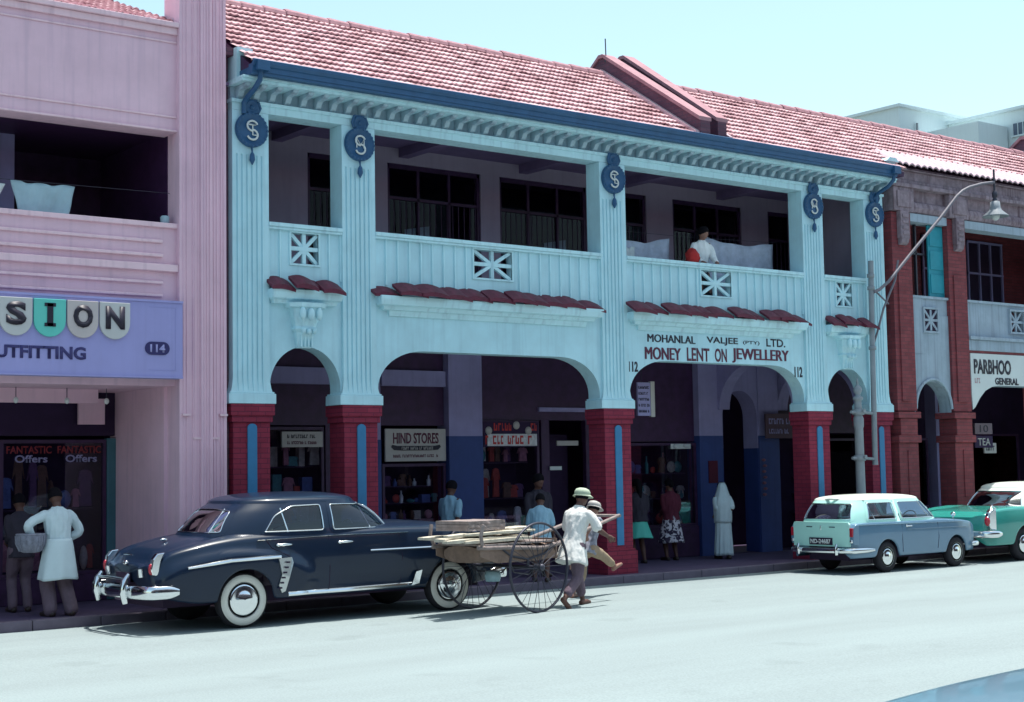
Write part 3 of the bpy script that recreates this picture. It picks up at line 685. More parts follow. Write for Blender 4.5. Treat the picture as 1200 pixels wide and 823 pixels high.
display(16.42, 17.78, .7, 2.85, SY, 'clothes shop window right of the blue pillar, hung with pale garments', ['garment', 'garment', 'bundle'], 3, 11)
display(19.97, 21.86, .75, 2.42, SY, 'shop window behind the money lender arch with brass rails', ['garment', 'plate', 'bottle'], 3, 8)
display(25.3, 27.3, .9, 2.5, SY, 'shelved shop window seen through the narrow arch behind the estate car', ['plate', 'box'], 4, 9)
t = board(12.32, 13.10, 2.38, 2.64, SY-.02, CREAM, 'small dim orange and cream name board behind the leftmost arch')
strokes(12.42, 12.98, 2.53, 2.59, -.041, INK, t, t, 2); strokes(12.42, 12.98, 2.43, 2.48, -.041, MAR, t, t, 3)
t = board(14.34, 15.62, 2.12, 2.69, SY-.03, CREAM, 'cream HIND STORES sign board over the crowded shop window')
btext(t, 'HIND STORES', 14.50, 15.46, 2.43, 2.62, MAR, bold=.02)
f = MB(); f.prism([(-.52, .25), (-.46, .2), (-.3, .19), (.3, .19), (.46, .2), (.52, .25), (.5, .29), (.4, .27), (-.4, .27), (-.5, .29)], -.055, -.041); f.build('ribbon', INK, t)
strokes(14.64, 15.32, 2.325, 2.375, -.056, CREAM, t, t, 4); strokes(14.50, 15.46, 2.19, 2.24, -.041, MAR, t, t, 5)
t = board(16.46, 17.74, 2.36, 2.82, SY-.04, DARK, 'red and white lettered sign strip over the clothes shop window', th=.02)
strokes(16.70, 17.12, 2.66, 2.80, -.021, REDP, t, t, 6); strokes(16.5, 17.66, 2.41, 2.57, -.027, REDP, t, t, 7); strokes(17.56, 17.7, 2.66, 2.80, -.021, REDP, t, t, 9)
for cx in (16.58, 17.22, 17.5):
    f = MB(); f.lathe([(.01, -.03), (.075, -.03), (.075, -.022), (.01, -.022)], (cx-17.1, 0, .3 if cx != 17.22 else .4), 'y', 16); f.build('white_disc', CREAM, t)
f = MB(); f.box(-.55, .6, -.026, -.021, .02, .24); f.build('white_band', GOODS[4], t)
tag(MB().box(18.2, 18.72, SY-.05, SY-.02, 2.38, 2.47).build('door_plate', CREAM), 'small pale name plate above the dark shop door', 'plate')
tag(MB().box(18.02, 18.30, SY-.05, SY-.03, 1.92, 1.99).build('door_notice', WHITE), 'bright white slip fixed to the dark shop door', 'notice')
m = MB(); m.box(17.86, 18.05, SY, SY+.1, .14, 2.86); m.box(18.95, 19.04, SY, SY+.1, .14, 2.86); df = m.build('door_frame', DWOOD, B); m = MB(); m.box(18.1, 18.9, SY+.5, SY+.54, .14, 2.6); m.build('door', DARK, df)
t = thing('hanging_sign', 'hanging two sided notice board just inside the money lender arch', 'sign', (19.25, 1.2, 2.9))
f = MB(); f.box(-.22, .18, -.02, .02, 0, .62); f.build('board', LIL, t); f = MB(); f.box(.10, .2, -.03, .03, -.02, .64); f.build('edge_strip', CREAM, t)
f = MB(); f.tube([(-.1, 0, .62), (-.1, 0, 1.36)], .006, 5); f.build('hanger', DST, t)
for k in range(5): strokes(-.2, .06, .50-k*.11, .55-k*.11, -.021, INK, t, None, 20+k)
t = board(23.66, 24.95, 2.50, 3.02, 2.35, mat('dull_brown_board', (.10, .06, .08), .7), 'dim brown painted name board at the back of the arcade beside the fourth pier')
strokes(23.75, 24.85, 2.8, 2.92, -.041, LIL, t, t, 10); strokes(23.75, 24.85, 2.6, 2.70, -.041, LIL, t, t, 11)
f = MB()
for k in range(7): f.lathe([(.02, -.03), (.05, 0), (.02, .03)], (23.66 + .03*(k%2), SY-.2, 2.05-k*.12), 'z', 8)
tag(f.build('hanging_braid', mat('dull_pink_rope', (.22, .10, .14), .8)), 'knotted pinkish goods hanging from the blue doorway pillar', 'hanging goods')
tag(MB().box(22.1, 22.35, SY-.15, SY-.125, 1.6, 2.05).build('notice', MARC), 'small maroon notice on the blue pillar left of the arched doorway', 'notice')
f = MB(); f.box(0, .55, 0, .02, 0, .1); f.ell((.12, -.02, .05), (.06, .04, .05)); f.ell((.4, -.02, .06), (.07, .04, .04)); o = tag(f.build('wall_lamp', WHITE), 'pair of small white lamps above the money lender shop window', 'lamp'); o.location = (21.15, SY-.04, 2.3)

# ================================================================== PINK BUILDING (left)
P = thing('pink_building', 'pink rendered two storey shop building with fluted pilaster, open verandah and moulded balcony front', 'building', (0, 0, 0))
PX0, PX1 = -9.0, 9.975
def fluted(x0, x1, z0, z1, y, parent, m_, name='pilaster'):
    """stepped pilaster: two sunk flutes each side of a raised middle band"""
    w_ = x1-x0; xs = [0, .26, .27, .41, .42, .66, .67, .80, .81, 1.]; ys = [0, 0, -.03, -.03, -.065, -.065, -.03, -.03, 0, 0]
    pts = [(x0, y+.5)] + [(x0+w_*a, y+b) for a, b in zip(xs, ys)] + [(x1, y+.5)]
    m = MB(); m.prism(pts, z0, z1, 'z'); o = m.build(name, m_, parent)
    g0 = None
    for a in (.08, .15, .30, .37, .48, .54, .60, .70, .77, .88, .94):
        m = MB(); m.box(x0+w_*a-.006, x0+w_*a+.006, y-.078 if .41 < a < .67 else (y-.043 if .27 < a < .81 else y-.013), y+.0, z0+.9, z1-.01); m.build('reed', m_, o)
    for a, z in ((.12, 2.78), (.34, 2.45), (.74, 2.45), (.91, 2.78)):
        m = MB(); m.box(x0+w_*(a-.08), x0+w_*(a+.08), y-.05, y, z, z+.03); m.build('flute_stop', PINKT, o)
    return o
fluted(9.25, 9.975, .13, 8.9, -.10, P, PINK)
fluted(-.6, .1, .13, 8.9, -.10, P, PINK)
m = MB(); m.box(9.97-.03, 9.98, .3, 8, .13, 8.75); m.box(PX0, PX1-.03, .4, .6, 8.2, 8.4); m.build('side_wall', PINK, P)
for a, b in ((.1, 9.25), (PX0, -.6)):
    m = MB(); m.box(a, b, 0, .38, 6.80, 8.30); m.build('parapet_wall', PINK, P)
    for z0, z1, y in ((8.30, 8.37, -.10), (8.20, 8.297, -.05), (8.08, 8.11, -.02), (6.80, 6.83, -.035), (7.0, 7.03, -.02)):
        m = MB(); m.box(a, b, y, .36 if z0 > 8.25 else -.002, z0, z1); m.build('moulding', PINKT, P, bevel=.008)
    m = MB(); m.box(a, b, 0, .38, 4.06, 5.42); pw = m.build('balcony_front', PINK, P)
    for k, (z0, z1, y) in enumerate(((5.42, 5.49, -.05), (5.20, 5.245, -.04), (5.0, 5.045, -.055), (4.80, 4.90, -.075), (4.62, 4.66, -.055), (4.44, 4.48, -.04), (4.25, 4.29, -.03), (4.08, 4.2, -.05))):
        m = MB(); m.box(a, b-(.22 if k in (1,2,4,5) else 0), y, .38 if k == 0 else -.002, z0, z1); m.build('moulding', PINKT, pw, bevel=.01)
    m = MB(); m.box(a, b, .3, 2.9, 6.86, 6.9); m.build('verandah_ceiling', DWOOD, P)
    m = MB(); m.box(a, b, .3, 3.0, 4.2, 4.3); m.build('verandah_floor', DARK, P)
    m = MB(); m.box(a, b, 2.7, 2.9, 4.3, 6.9); m.build('upper_back_wall', DWOOD, P)
    m = MB(); m.box(a, b, .05, 2.9, 3.20, 3.3); m.build('arcade_ceiling', PINK, P)
m = MB(); m.box(9.24, 9.26, .28, 2.9, 3.3, 6.9); m.build('verandah_end_wall', DWOOD, P)
m = MB(); m.box(6.4, 6.85, .9, 1.2, 4.3, 6.86); m.build('inner_post', LIL, P); m = MB(); m.box(7.15, 7.5, 1.6, 1.9, 4.3, 6.86); m.build('inner_post', LIL, P)
for x0, x1 in ((7.9, 8.5), (5.2, 6.2)):
    m = MB(); m.box(x0, x1, 2.64, 2.7, 4.4, 6.3); m.build('dark_door', BLACK, P)
m = MB(); m.prism([(.1, 8.35), (3.4, 9.65), (7, 8.25)], PX0, 9.9, 'x'); m.build('roof_core', DWOOD, P)
roof(PX0+6, 9.24, .1, 8.40, 3.4, 9.7, P)
# shop front below
m = MB(); m.box(9.2, 9.32, .3, 2.2, .13, 3.2); m.build('arcade_pier', PINK, P)
WY = 2.0
m = MB(); m.box(.1, 7.45, WY, WY+.1, .14, .55); m.box(7.45, 9.32, WY, WY+.1, .14, .52); m.box(9.06, 9.32, WY-.02, WY+.1, .52, 2.52); m.build('window_surround', mat('dusty_teal_paint', (.055, .16, .20), .6, var=.12, streak=.3), P)
m = MB(); m.box(9.42, 9.92, WY-.1, WY+.2, 2.54, 3.25); m.build('shop_pillar', LIL, P); m = MB(); m.box(9.415, 9.925, WY-.105, WY+.2, .13, 2.54); m.build('blue_dado', DADO, P)
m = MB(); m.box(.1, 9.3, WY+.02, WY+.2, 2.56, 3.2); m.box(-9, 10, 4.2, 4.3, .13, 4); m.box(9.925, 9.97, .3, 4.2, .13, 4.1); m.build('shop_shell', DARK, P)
m = MB(); m.box(2, 8.6, 1.2, 1.24, 3.0, 3.2); m.build('arcade_beam', PINK, P); m = MB(); m.box(8.55, 8.95, 1.8, 1.85, 2.72, 3.1); m.build('wall_patch', PINK, P)
display(7.46, 9.05, .53, 2.5, WY+.01, 'draper\'s shop window with red FANTASTIC OFFERS lettering under the lavender sign', ['garment', 'garment', 'bundle'], 2, 21)
for k, x in enumerate((7.55, 8.3)):
    t = thing('window_lettering', ['left FANTASTIC Offers lettering on the draper\'s window', 'right FANTASTIC Offers lettering on the draper\'s window'][k], 'lettering', (x, WY-.03, 2.2), group='FANTASTIC Offers letterings')
    text('FANTASTIC', 0, .66, .10, .21, 0, mat('dull_red_lettering', (.26, .03, .04)), t, bold=.012); text('Offers', .12, .60, -.03, .08, 0, LIL, t, name='lower_lettering', bold=.02)
display(2.2, 7.2, .53, 2.5, WY+.01, 'further shop window of the pink building at the left edge', ['garment', 'box'], 2, 22)
# the sign
SG = thing('shop_sign', 'long lavender sign board with black letters on scalloped shields and number 114', 'sign', (0, 0, 0))
m = MB(); m.box(.12, 9.24, -.22, -.02, 3.315, 4.34); m.build('board', SIGNB, SG)
m = MB()
for a in (((.12, 9.24, 4.34, 4.37)), ((.12, 9.24, 3.29, 3.315))): m.box(a[0], a[1], -.24, -.02, a[2], a[3])
for z in (3.40, 4.27): m.box(8.75, 9.14, -.224, -.216, z, z+.01)
m.box(9.13, 9.14, -.224, -.216, 3.40, 4.27); m.build('edge', SIGNB, SG)
SHW = mat('off_white_shield', (.52, .52, .52), .6, var=.04); SHT = mat('turquoise_shield', (.12, .55, .48), .6, var=.04); SHP = mat('pale_pink_shield', (.52, .46, .46), .6, var=.04)
xs = [6.38, 6.835, 7.29, 7.745, 8.20]; shx = .44
for k, (x, ch, mm) in enumerate(zip([6.44, 6.885, 7.335, 7.785, 8.235], 'ISION', [SHW, SHW, SHT, SHP, SHW])):
    hw = .215; pts = [(x-hw, 4.30), (x+hw, 4.30), (x+hw, 4.02)] + [(x+hw*cos(-pi*a/16), 4.02-.22*sin(pi*a/16)) for a in range(1, 16)] + [(x-hw, 4.02)]
    m = MB(); m.prism(pts, -.262, -.221); sh = m.build('shield', mm, SG, bevel=.006); sh['label'] = 'scalloped shield behind the letter %s, number %d of the row' % (ch, k+1)
    hwl = .10 if ch == 'I' else .135
    if ch == 'I':
        m = MB(); m.box(x-.04, x+.04, -.272, -.2625, 3.94, 4.24); m.box(x-.075, x+.075, -.272, -.2625, 4.2, 4.245); m.box(x-.075, x+.075, -.272, -.2625, 3.935, 3.98); m.build('letter', INK, sh)
    else: text(ch, x-hwl, x+hwl, 3.935, 4.245, -.268, INK, sh, name='letter', bold=.05, ext=.01)
text('OUTFITTING', 6.42, 7.84, 3.51, 3.68, -.226, mat('purple_sign_paint', (.035, .03, .14), .5, var=.05), SG, bold=.035)
NB = thing('number_badge', 'dark rounded badge with pale number 114 on the lavender sign', 'number badge', (8.86, -.222, 3.70))
pts = [(-.09 + .09*cos(pi/2+pi*a/10), .09*sin(pi/2+pi*a/10)) for a in range(11)] + [(.09 + .09*cos(-pi/2+pi*a/10), .09*sin(-pi/2+pi*a/10)) for a in range(11)]
m = MB(); m.prism(pts, -.012, 0); m.build('badge', mat('purple_badge', (.03, .025, .12), .5, var=.05), NB); text('114', -.11, .11, -.055, .055, -.016, SIGNB, NB, bold=.03)
for k, x in enumerate((6.75, 7.3, 8.02, 8.6)):
    a = thing('bare_bulb', ['bare bulb at the left edge below the lavender sign', 'bare bulb below the letters of OUTFITTING', 'bare bulb under the sign over the shop window', 'bare bulb nearest the pink pilaster under the sign'][k], 'light bulb', (x, .9, 3.2), group='bare bulbs under the pink canopy')
    m = MB(); m.tube([(0,0,0), (0,0,-.14)], .006, 5); m.build('flex', DST, a); m = MB(); m.ell((0,0,-.18), (.035,.035,.045)); m.build('bulb', WHITE, a)
# laundry on the pink verandah
def cloth(top, bot, z0, z1, y, m_, label, amp=.04, group=None, k=9., n=22, r=9, cat='laundry', sag=.04):
    g_ = MB(); vs = []
    for j in range(r+1):
        q = j/r
        for i in range(n+1):
            u = i/n; xa = top[0]+(top[1]-top[0])*u; xb = bot[0]+(bot[1]-bot[0])*u
            x = xa+(xb-xa)*q; z = z1 - sag*sin(pi*u)*(1-q*.4) - (z1-z0)*q + .012*sin(u*17+q*3)
            vs.append((x, y + amp*(q*.6+.4)*sin(u*k+q*2.2) + .012*sin(u*31+q*7), z))
    g_.add(vs, [(j*(n+1)+i, j*(n+1)+i+1, (j+1)*(n+1)+i+1, (j+1)*(n+1)+i) for j in range(r) for i in range(n)], True)
    o = g_.build('hanging_cloth', m_, None, solid=.006); return tag(o, label, cat, group)
cloth((6.96, 7.85), (7.08, 7.76), 5.50, 5.93, .22, LAUN, 'pale blue cloth hung over the pink balcony front', .015, sag=.02)
cloth((5.9, 6.90), (5.9, 6.74), 5.52, 5.88, .24, WHITE, 'white cloth hung at the left edge of the pink balcony', .015)
m = MB(); m.tube([(.1, .2, 5.92), (4, .2, 5.88), (9.24, .2, 5.96)], .004, 5); tag(m.build('washing_line', DST), 'thin washing line across the open pink verandah', 'washing line')
m = MB(); m.lathe([(.05, 0), (.06, .02), (.065, .1), (.05, .12), (.03, .12)], (9.12, .1, 5.49)); tag(m.build('jar', LAUN), 'small pale jar on the end of the pink balcony front', 'jar')

# ================================================================== BRICK BUILDING (right)
K = thing('brick_building', 'dull red brick shop building with grey stucco frieze and panels right of the cyan arcade', 'building', (0, 0, 0))
KX = [25.08, 26.93, 32.0, 33.55]; KW = .62
f0 = None
for i, x in enumerate(KX):
    m = MB(); m.box(x, x+KW, 0, .4, 3.0, 7.1); m.box(x+.14, x+KW-.14, -.03, 0, 3.2, 5.9)
    p = m.build('pilaster', BRK2, K)
    m = MB(); m.box(x, x+KW, 0, .42, .131, 2.35); m.box(x-.05, x+KW+.05, -.05, .45, 2.35, 2.5); m.box(x+.04, x+KW-.04, -.03, .42, 2.5, 2.85); m.box(x-.05, x+KW+.05, -.06, .46, 2.85, 2.98); m.box(x-.05, x+KW+.05, -.06, .46, .13, .5)
    m.box(x+.26, x+.36, -.02, 0, 1.2, 2.2); m.build('brick_pier', BRK2, K, bevel=.01)
    m = MB(); m.box(x+.17, x+KW-.17, -.12, -.002, 6.55, 7.12); m.prism([(-.12, 6.55), (-.10, 6.47), (-.04, 6.42), (0-.002, 6.42), (-.002, 6.55)], x+.19, x+KW-.19, 'x')
    for z in (6.62, 6.74, 6.86, 6.98): m.box(x+.21, x+KW-.21, -.14, -.12, z, z+.07)
    m.build('stucco_bracket', GREY, K, bevel=.01)
    m = MB(); m.box(x-.02, x+KW+.02, -.10, .4, 7.12, 7.62); m.box(x+.08, x+KW-.08, -.13, -.10, 7.2, 7.54); m.build('frieze_block', GREY, K, bevel=.008)
for i, (a, b) in enumerate(((KX[0]+KW, KX[1]), (KX[1]+KW, KX[2]), (KX[2]+KW, KX[3]))):
    big = i == 1
    zs = 5.36
    m = MB()
    if big: m.prism([(a, 2.98), (a, 4.26), (b, 4.26), (b, 2.98)] + [(b-.04-.9+.9*cos(pi/2*k/12), 3.05+.52*sin(pi/2*k/12)) for k in range(13)] + [(a+.94+.9*cos(pi/2+pi/2*k/12), 3.05+.52*sin(pi/2+pi/2*k/12)) for k in range(13)], .06, .35)
    else: m.prism(arch_poly(a, b, 2.98, 5.02, 3.05, 3.62, .5, True), .06, .35)
    m.build('arch_wall', GREYP, K)
    if big:
        m = MB(); m.box(a, b, .0, .35, 4.32, 4.55); m.box(a, b, -.05, .2, 4.55, 4.62); m.build('ledge', GREYP, K, bevel=.01)
        m = MB(); m.box(a, b, .03, .3, 4.262, 4.318); m.build('ledge_base', BRK2, K)
        gx, gz, gw, gh = 29.15, 4.78, .5, .46
    else:
        gx, gz, gw, gh = (a+b)/2-.22, 4.68, .44, .46
        m = MB(); arc = [((a+b)/2+(b-a)/2*1.0*cos(pi*k/20)*.97, 3.05+.62*sin(pi*k/20), .04) for k in range(21)]
        m.tube([(x, y, z) for x, z, y in arc], .035, 6); m.build('arch_moulding', GREYP, K)
    zb = 4.62 if big else 5.02 - .62
    if not big: # cut the arch wall above grille level: panel sits proud of it
        m = MB(); m.box(a, gx, .05, .058, 4.2, zs); m.build('panel_margin', GREYP, K)
    m = MB(); y0, y1 = (.08, .25)
    z0 = 4.62 if big else 5.02
    if big: 
        m.box(a, gx, y0, y1, z0, zs); m.box(gx+gw, b, y0, y1, z0, zs); m.box(gx, gx+gw, y0, y1, z0, gz); m.box(gx, gx+gw, y0, y1, gz+gh, zs)
    else: m.box(a, b, y0, y1, z0, zs)
    m.box(a, b, .03, .3, zs, zs+.05); m.build('balcony_panel', GREYP, K)
    cx, cz = gx+gw/2, gz+gh/2; m = MB(); yy = .09 if big else .045
    for q, t in enumerate((0, pi/2, pi/4, -pi/4)): m.boxm(gw*(1 if q < 2 else 1.36), .03, .05, Matrix.Translation((cx, yy+q*.002, cz)) @ Matrix.Rotation(-t, 4, 'Y'))
    gr = m.build('star_grille', GREYP, K)
    if not big:
        m = MB(); m.box(gx, gx+gw, .0502, .0535, gz, gz+gh); m.build('grille_dark_sheet', BLACK, gr)  # black sheet imitates the shaded opening behind the spokes
    m = MB()
    for c in ((gx-.04, gx+gw+.04, gz-.04, gz), (gx-.04, gx+gw+.04, gz+gh, gz+gh+.04), (gx-.04, gx, gz, gz+gh), (gx+gw, gx+gw+.04, gz, gz+gh)): m.box(c[0], c[1], .02, .09, c[2], c[3])
    m.build('grille_frame', GREYP, gr)
    # frieze, beam
    m = MB(); m.box(a, b, .0, .35, 6.95, 7.12); m.build('beam', GREYP, K)
    m = MB(); m.box(a, b, .04, .35, 7.12, 7.62); m.prism([(.04, 7.13), (-.02, 7.16), (-.05, 7.24), (-.02, 7.34), (.04, 7.38)], a, b, 'x'); m.build('frieze', GREY, K)
m = MB()
for z0, z1, y in ((7.62, 7.70, -.14), (7.70, 7.78, -.08), (7.78, 7.98, -.04), (7.98, 8.03, -.12)): m.box(25.0, 34.3, y, .35, z0, z1)
m.build('cornice', GREY, K, bevel=.01)
# windows behind the brick verandah
m = MB(); m.box(25.0, 34.2, 2.2, 2.4, 4.4, 8.0); m.build('upper_back_wall', BRK2, K); m = MB(); m.box(25.0, 34.2, .35, 2.3, 4.25, 4.4); m.build('verandah_floor', DARK, K); m = MB(); m.box(25., 34.2, .3, 2.3, 7.6, 7.65); m.build('verandah_ceiling', DWOOD, K)
for x0, x1 in ((25.9, 26.6), (28.9, 30.2), (30.6, 32.0)):
    m = MB(); m.box(x0, x1, 2.17, 2.2, 4.7, 7.2); wf = m.build('window', BLACK, K); m = MB()
    for k in range(4): m.box(x0+(x1-x0-.05)*k/3, x0+(x1-x0-.05)*k/3+.05, 2.13, 2.17, 4.7, 7.2)
    for z in (5.6, 6.4, 7.16): m.box(x0, x1, 2.12, 2.165, z, z+.05)
    m.build('glazing_bars', LIL, wf)
m = MB(); m.box(26.42, 26.93, .12, .16, 5.42, 6.94)
for z in (5.5, 6.0, 6.5): m.box(26.46, 26.89, .10, .12, z, z+.40)
m.build('shutter', SHUT, K, bevel=.006)
m = MB(); m.box(25.72, 25.78, .2, .26, 5.42, 6.94); m.box(26.1, 26.14, .2, .26, 5.42, 6.94); m.box(25.72, 26.42, .2, .26, 6.3, 6.34); m.build('casement', DST, K)
# roof: pale rolled eaves tiles, red tiles above, party parapet at the far end
m = MB(); m.prism([(-.14, 8.0), (YT, ZT-.03), (YT+2.6, 8.0)], 25.0, 34.3, 'x'); m.build('roof_core', DWOOD, K)
roof(25.0, 33.0, .22, 8.31, YT, ZT, K)
e0 = None
for k in range(46):
    if e0 is None:
        m = MB(); rg = []
        for u in range(4):
            q = u/3; y = -.26 + .56*q; z = 8.05 + .36*q*1.0
            rg.append([(-.105 + .21*a/8, y, z + (.055*sin(pi*a/8)) ) for a in range(9)] + [(.105 - .21*a/8, y, z - .02 + (.045*sin(pi*a/8))) for a in range(9)])
        m.rings(rg, True, False); e0 = m.build('eaves_tile', MORT, K); o = e0
    else: o = copyobj(e0, K)
    o.location = (25.1+k*.2, random.uniform(-.01, .01), random.uniform(-.006, .006))
ridge(25.0, 32.9, K)
sl = (ZT-ZB)/(YT-YB)
pr = [(-.4, 7.7), (-.4, 8.35), (YT, ZT+.42), (YT+.1, ZT+.42), (YT+2.3, 8.4), (YT+2.3, 7.7)]
m = MB(); m.prism(pr, 33.1, 33.4, 'x'); pw = m.build('party_parapet', PBRK, K); m = MB(); m.prism([(a, b) for a, b in pr[1:5]] + [(a, b+.08) for a, b in pr[4:0:-1]], 33.05, 33.45, 'x'); m.build('coping', COPE, pw)
m = MB(); m.prism([(-.2, 8.1), (YT, ZT+.0), (YT, ZT+.12), (-.2, 8.24)], 32.98, 33.098, 'x'); m.build('mortar_flashing', MORT, K)
roof(33.45, 44., -.3, 8.0, YT, ZT, K); m = MB(); m.box(34.3, 60, .1, 5, .13, 8.1); m.build('further_wall', BRK2, K)
# shops under the brick arcade
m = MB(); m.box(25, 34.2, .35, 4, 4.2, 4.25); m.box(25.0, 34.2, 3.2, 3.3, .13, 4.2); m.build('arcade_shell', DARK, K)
m = MB(); m.box(29.5, 29.72, 2.4, 2.7, .13, 4.2); m.build('inner_post', LIL, K); m = MB(); m.box(27.4, 28.0, 2.5, 2.8, .13, 4.2); m.build('inner_wall', BRK2, K)
display(28.1, 29.4, .9, 2.5, 2.6, 'dim shop window behind the brick piers at the right', ['box', 'garment', 'bundle'], 3, 31)
display(29.9, 33.0, .8, 2.6, 2.6, 'dim shop window at the right edge below the lettered wall', ['box', 'garment', 'bundle'], 3, 32)
display(25.3+1.2, 27.3, .9, 2.5, 2.95, 'dark shop window seen through the narrow brick arch', ['bottle', 'box'], 3, 33)
SH2 = thing('name_board', 'pale board lettered PARBHOO in dark paint over the last brick arch', 'sign', (27.6, .05, 3.6))
m = MB(); m.prism([(.02, -.22), (.02, .66), (4.3, .66), (4.3, -.02), (1.0, -.02), (.75, -.05), (.5, -.14), (.3, -.3), (.12, -.5), (.04, -.55)], -.02, 0); m.build('board', WHITE, SH2)
text('PARBHOO', .12, 1.46, .22, .54, -.026, INK, SH2, bold=.03); text('GENERAL', .86, 1.72, .0, .15, -.026, INK, SH2, bold=.03, name='small_lettering')
strokes(.14, .32, .02, .13, -.021, mat('faded_red', (.42, .25, .28), .6), SH2, None, 12)
t = board(28.45, 29.08, 2.54, 2.78, .62, mat('dim_sign', (.16, .11, .13), .7), 'upper of two small boards on the brick pier, number 10')
btext(t, '10', 28.62, 28.92, 2.58, 2.74, INK)
t = board(28.43, 29.08, 2.24, 2.50, .62, DARK, 'dark TEA board, lower of two small boards beside the brick pier')
btext(t, 'TEA', 28.53, 28.98, 2.29, 2.45, CREAM)
t = board(29.3, 29.75, 2.12, 2.35, 1.0, CREAM, 'small pale board deep under the right hand brick arch')
strokes(29.36, 29.7, 2.18, 2.29, -.041, INK, t, t, 13)

# ================================================================== PALE FLATS BEHIND
def block(x0, x1, y0, y1, z1, label, wn, wz, fmat, wy):
    t = thing('flat_building', label, 'building', (0, 0, 0)); m = MB(); m.box(x0, x1, y0, y1, 0, z1); m.build('wall', fmat, t)
    m = MB(); m.box(x0-.4, x1+.4, y0-.4, y1+.3, z1, z1+.35); m.build('roof_slab', GREYP, t)
    w0 = None
    for xx, ww, zz, hh in wn:
        m = MB(); m.box(xx, xx+ww, wy-.06, wy-.02, zz, zz+hh); wf = m.build('window', mat('window_grey', (.12, .15, .2), .3), t) 
        m = MB(); 
        for k in range(4): m.box(xx+(ww-.06)*k/3, xx+(ww-.06)*k/3+.06, wy-.12, wy-.06, zz, zz+hh)
        m.box(xx-.05, xx+ww+.05, wy-.22, wy-.02, zz-.1, zz-.02); m.build('window_frame', GREYP, wf)
    return t
FW = mat('pale_render', (.58, .68, .70), .8, var=.04, scale=.3, streak=.12)
t = thing('flat_building', 'pale flat roofed block behind the tiles, the left one of two, with two thin pipes', 'building', (51.28, 20, 0))
m = MB(); m.box(0, 8.5, 0, 12, 0, 16.78); m.build('wall', FW, t); m = MB(); m.box(-.12, 8.6, -.12, 12.1, 16.78, 16.9); m.build('roof_slab', FW, t)
for x, z in ((1.05, 16.2), (1.65, 15.7)):
    m = MB(); m.tube([(x, -.1, 13), (x, -.1, z)], .05, 8); m.build('vent_pipe', STEEL, t)
m = MB(); m.box(1.2, 3.2, -3, -.01, 0, 15.75); m.build('low_wing', FW, t)
t = thing('flat_building', 'taller pale block behind the tiles at the right edge with small dark windows', 'building', (54.6, 20, 0))
m = MB(); m.box(0, 14, -16, -.02, 0, 16.4); m.build('wall', FW, t)
m = MB(); m.box(-.15, 14.2, -16.2, .1, 16.4, 16.52); m.build('roof_slab', FW, t)
for y, z, wd in ((-1.45, 15.35, .75), (-3.95, 15.35, .75), (-6.6, 15.35, .75), (-9.2, 15.35, .75)):
    m = MB(); m.box(-.03, -.005, y, y+wd, z, z+.5); wf = m.build('window', mat('window_grey', (.10, .13, .18), .3), t)
    m = MB()
    for q in range(4): m.box(-.06, -.03, y+(wd-.03)*q/3, y+(wd-.03)*q/3+.03, z, z+.5)
    m.box(-.10, -.01, y-.05, y+wd+.05, z-.07, z-.01); m.build('window_frame', FW, wf)

# ================================================================== across the street (behind the photographer): unseen, added so car sides reflect something dark
O = thing('terrace_building', 'unseen cream two storey terrace with window rows on the opposite side of the street', 'building', (0, -24.5, 0))
m = MB(); m.box(-30, 60, -9, 0, .1, 8.6); m.build('wall', mat('ochre_render', (.24, .20, .19), .85, var=.12, scale=.5, streak=.4), O)
m = MB(); m.box(-30, 60, 0, 2.6, 3.6, 3.8); m.build('canopy', DST, O); m = MB(); m.prism([(.4, 8.6), (-4.5, 10.8), (-9.4, 8.6)], -30.3, 60.3, 'x'); m.build('roof', COPE, O)
w0 = s0 = None
for k in range(26):
    x = -28 + k*3.4
    if w0 is None:
        m = MB(); m.box(0, 1.5, .0, .03, 5, 7.2); w0 = m.build('window', BLACK, O); m = MB(); m.box(-.3, 2.9, .0, .04, .4, 3.2); s0 = m.build('shop_window', BLACK, O); w0.location = s0.location = (x, 0, 0)
    else: copyobj(w0, O, (x,0,0)); copyobj(s0, O, (x,0,0))

# ================================================================== STREET LAMP
ARM = mat('grey_lamp_arm', (.16, .15, .18), .55, var=.15)
SL = thing('street_lamp', 'grey street lamp: stout post with finial, side pipe and long bent arm with hanging lamp', 'street lamp', (23.6, -.2, .13))
m = MB(); m.lathe([(.17, 0), (.17, .5), (.12, .6), (.095, .7), (.085, 2.5), (.10, 2.55), (.10, 2.7), (.078, 2.75), (.07, 3.0), (.07, 3.05), (.10, 3.07), (.10, 3.11), (.05, 3.14), (.055, 3.18), (.085, 3.23), (.085, 3.28), (.05, 3.33), (.02, 3.36), (.025, 3.40), (.008, 3.5)], (0,0,0), 'z', 20)
m.build('post', STEEL, SL)
for z in (2.82, 1.92):
    m = MB(); m.lathe([(.07, -.06), (.115, -.055), (.115, .055), (.07, .06)], (0,0,z), 'z', 16); m.tube([(.05, 0, z), (.42, 0, z-.02)], .03, 8); m.tube([(-.05, 0, z), (-.22, 0, z)], .03, 8); m.tube([(0, -.09, z+.02), (0, -.16, z+.02)], .04, 8); m.build('clamp', STEEL, SL)
m = MB(); m.tube([(.46, 0, 1.85), (.50, 0, 4.2), (.54, 0, 5.85)], .055, 10); m.tube([(.46, 0, 1.78), (.46, 0, 1.85)], .06, 10)
for z in (5.55, 5.3, 4.1): m.lathe([(.05, -.04), (.075, -.035), (.075, .035), (.05, .04)], (.5+.02*(z > 5), 0, z), 'z', 12)
m.build('side_pipe', STEEL, SL)
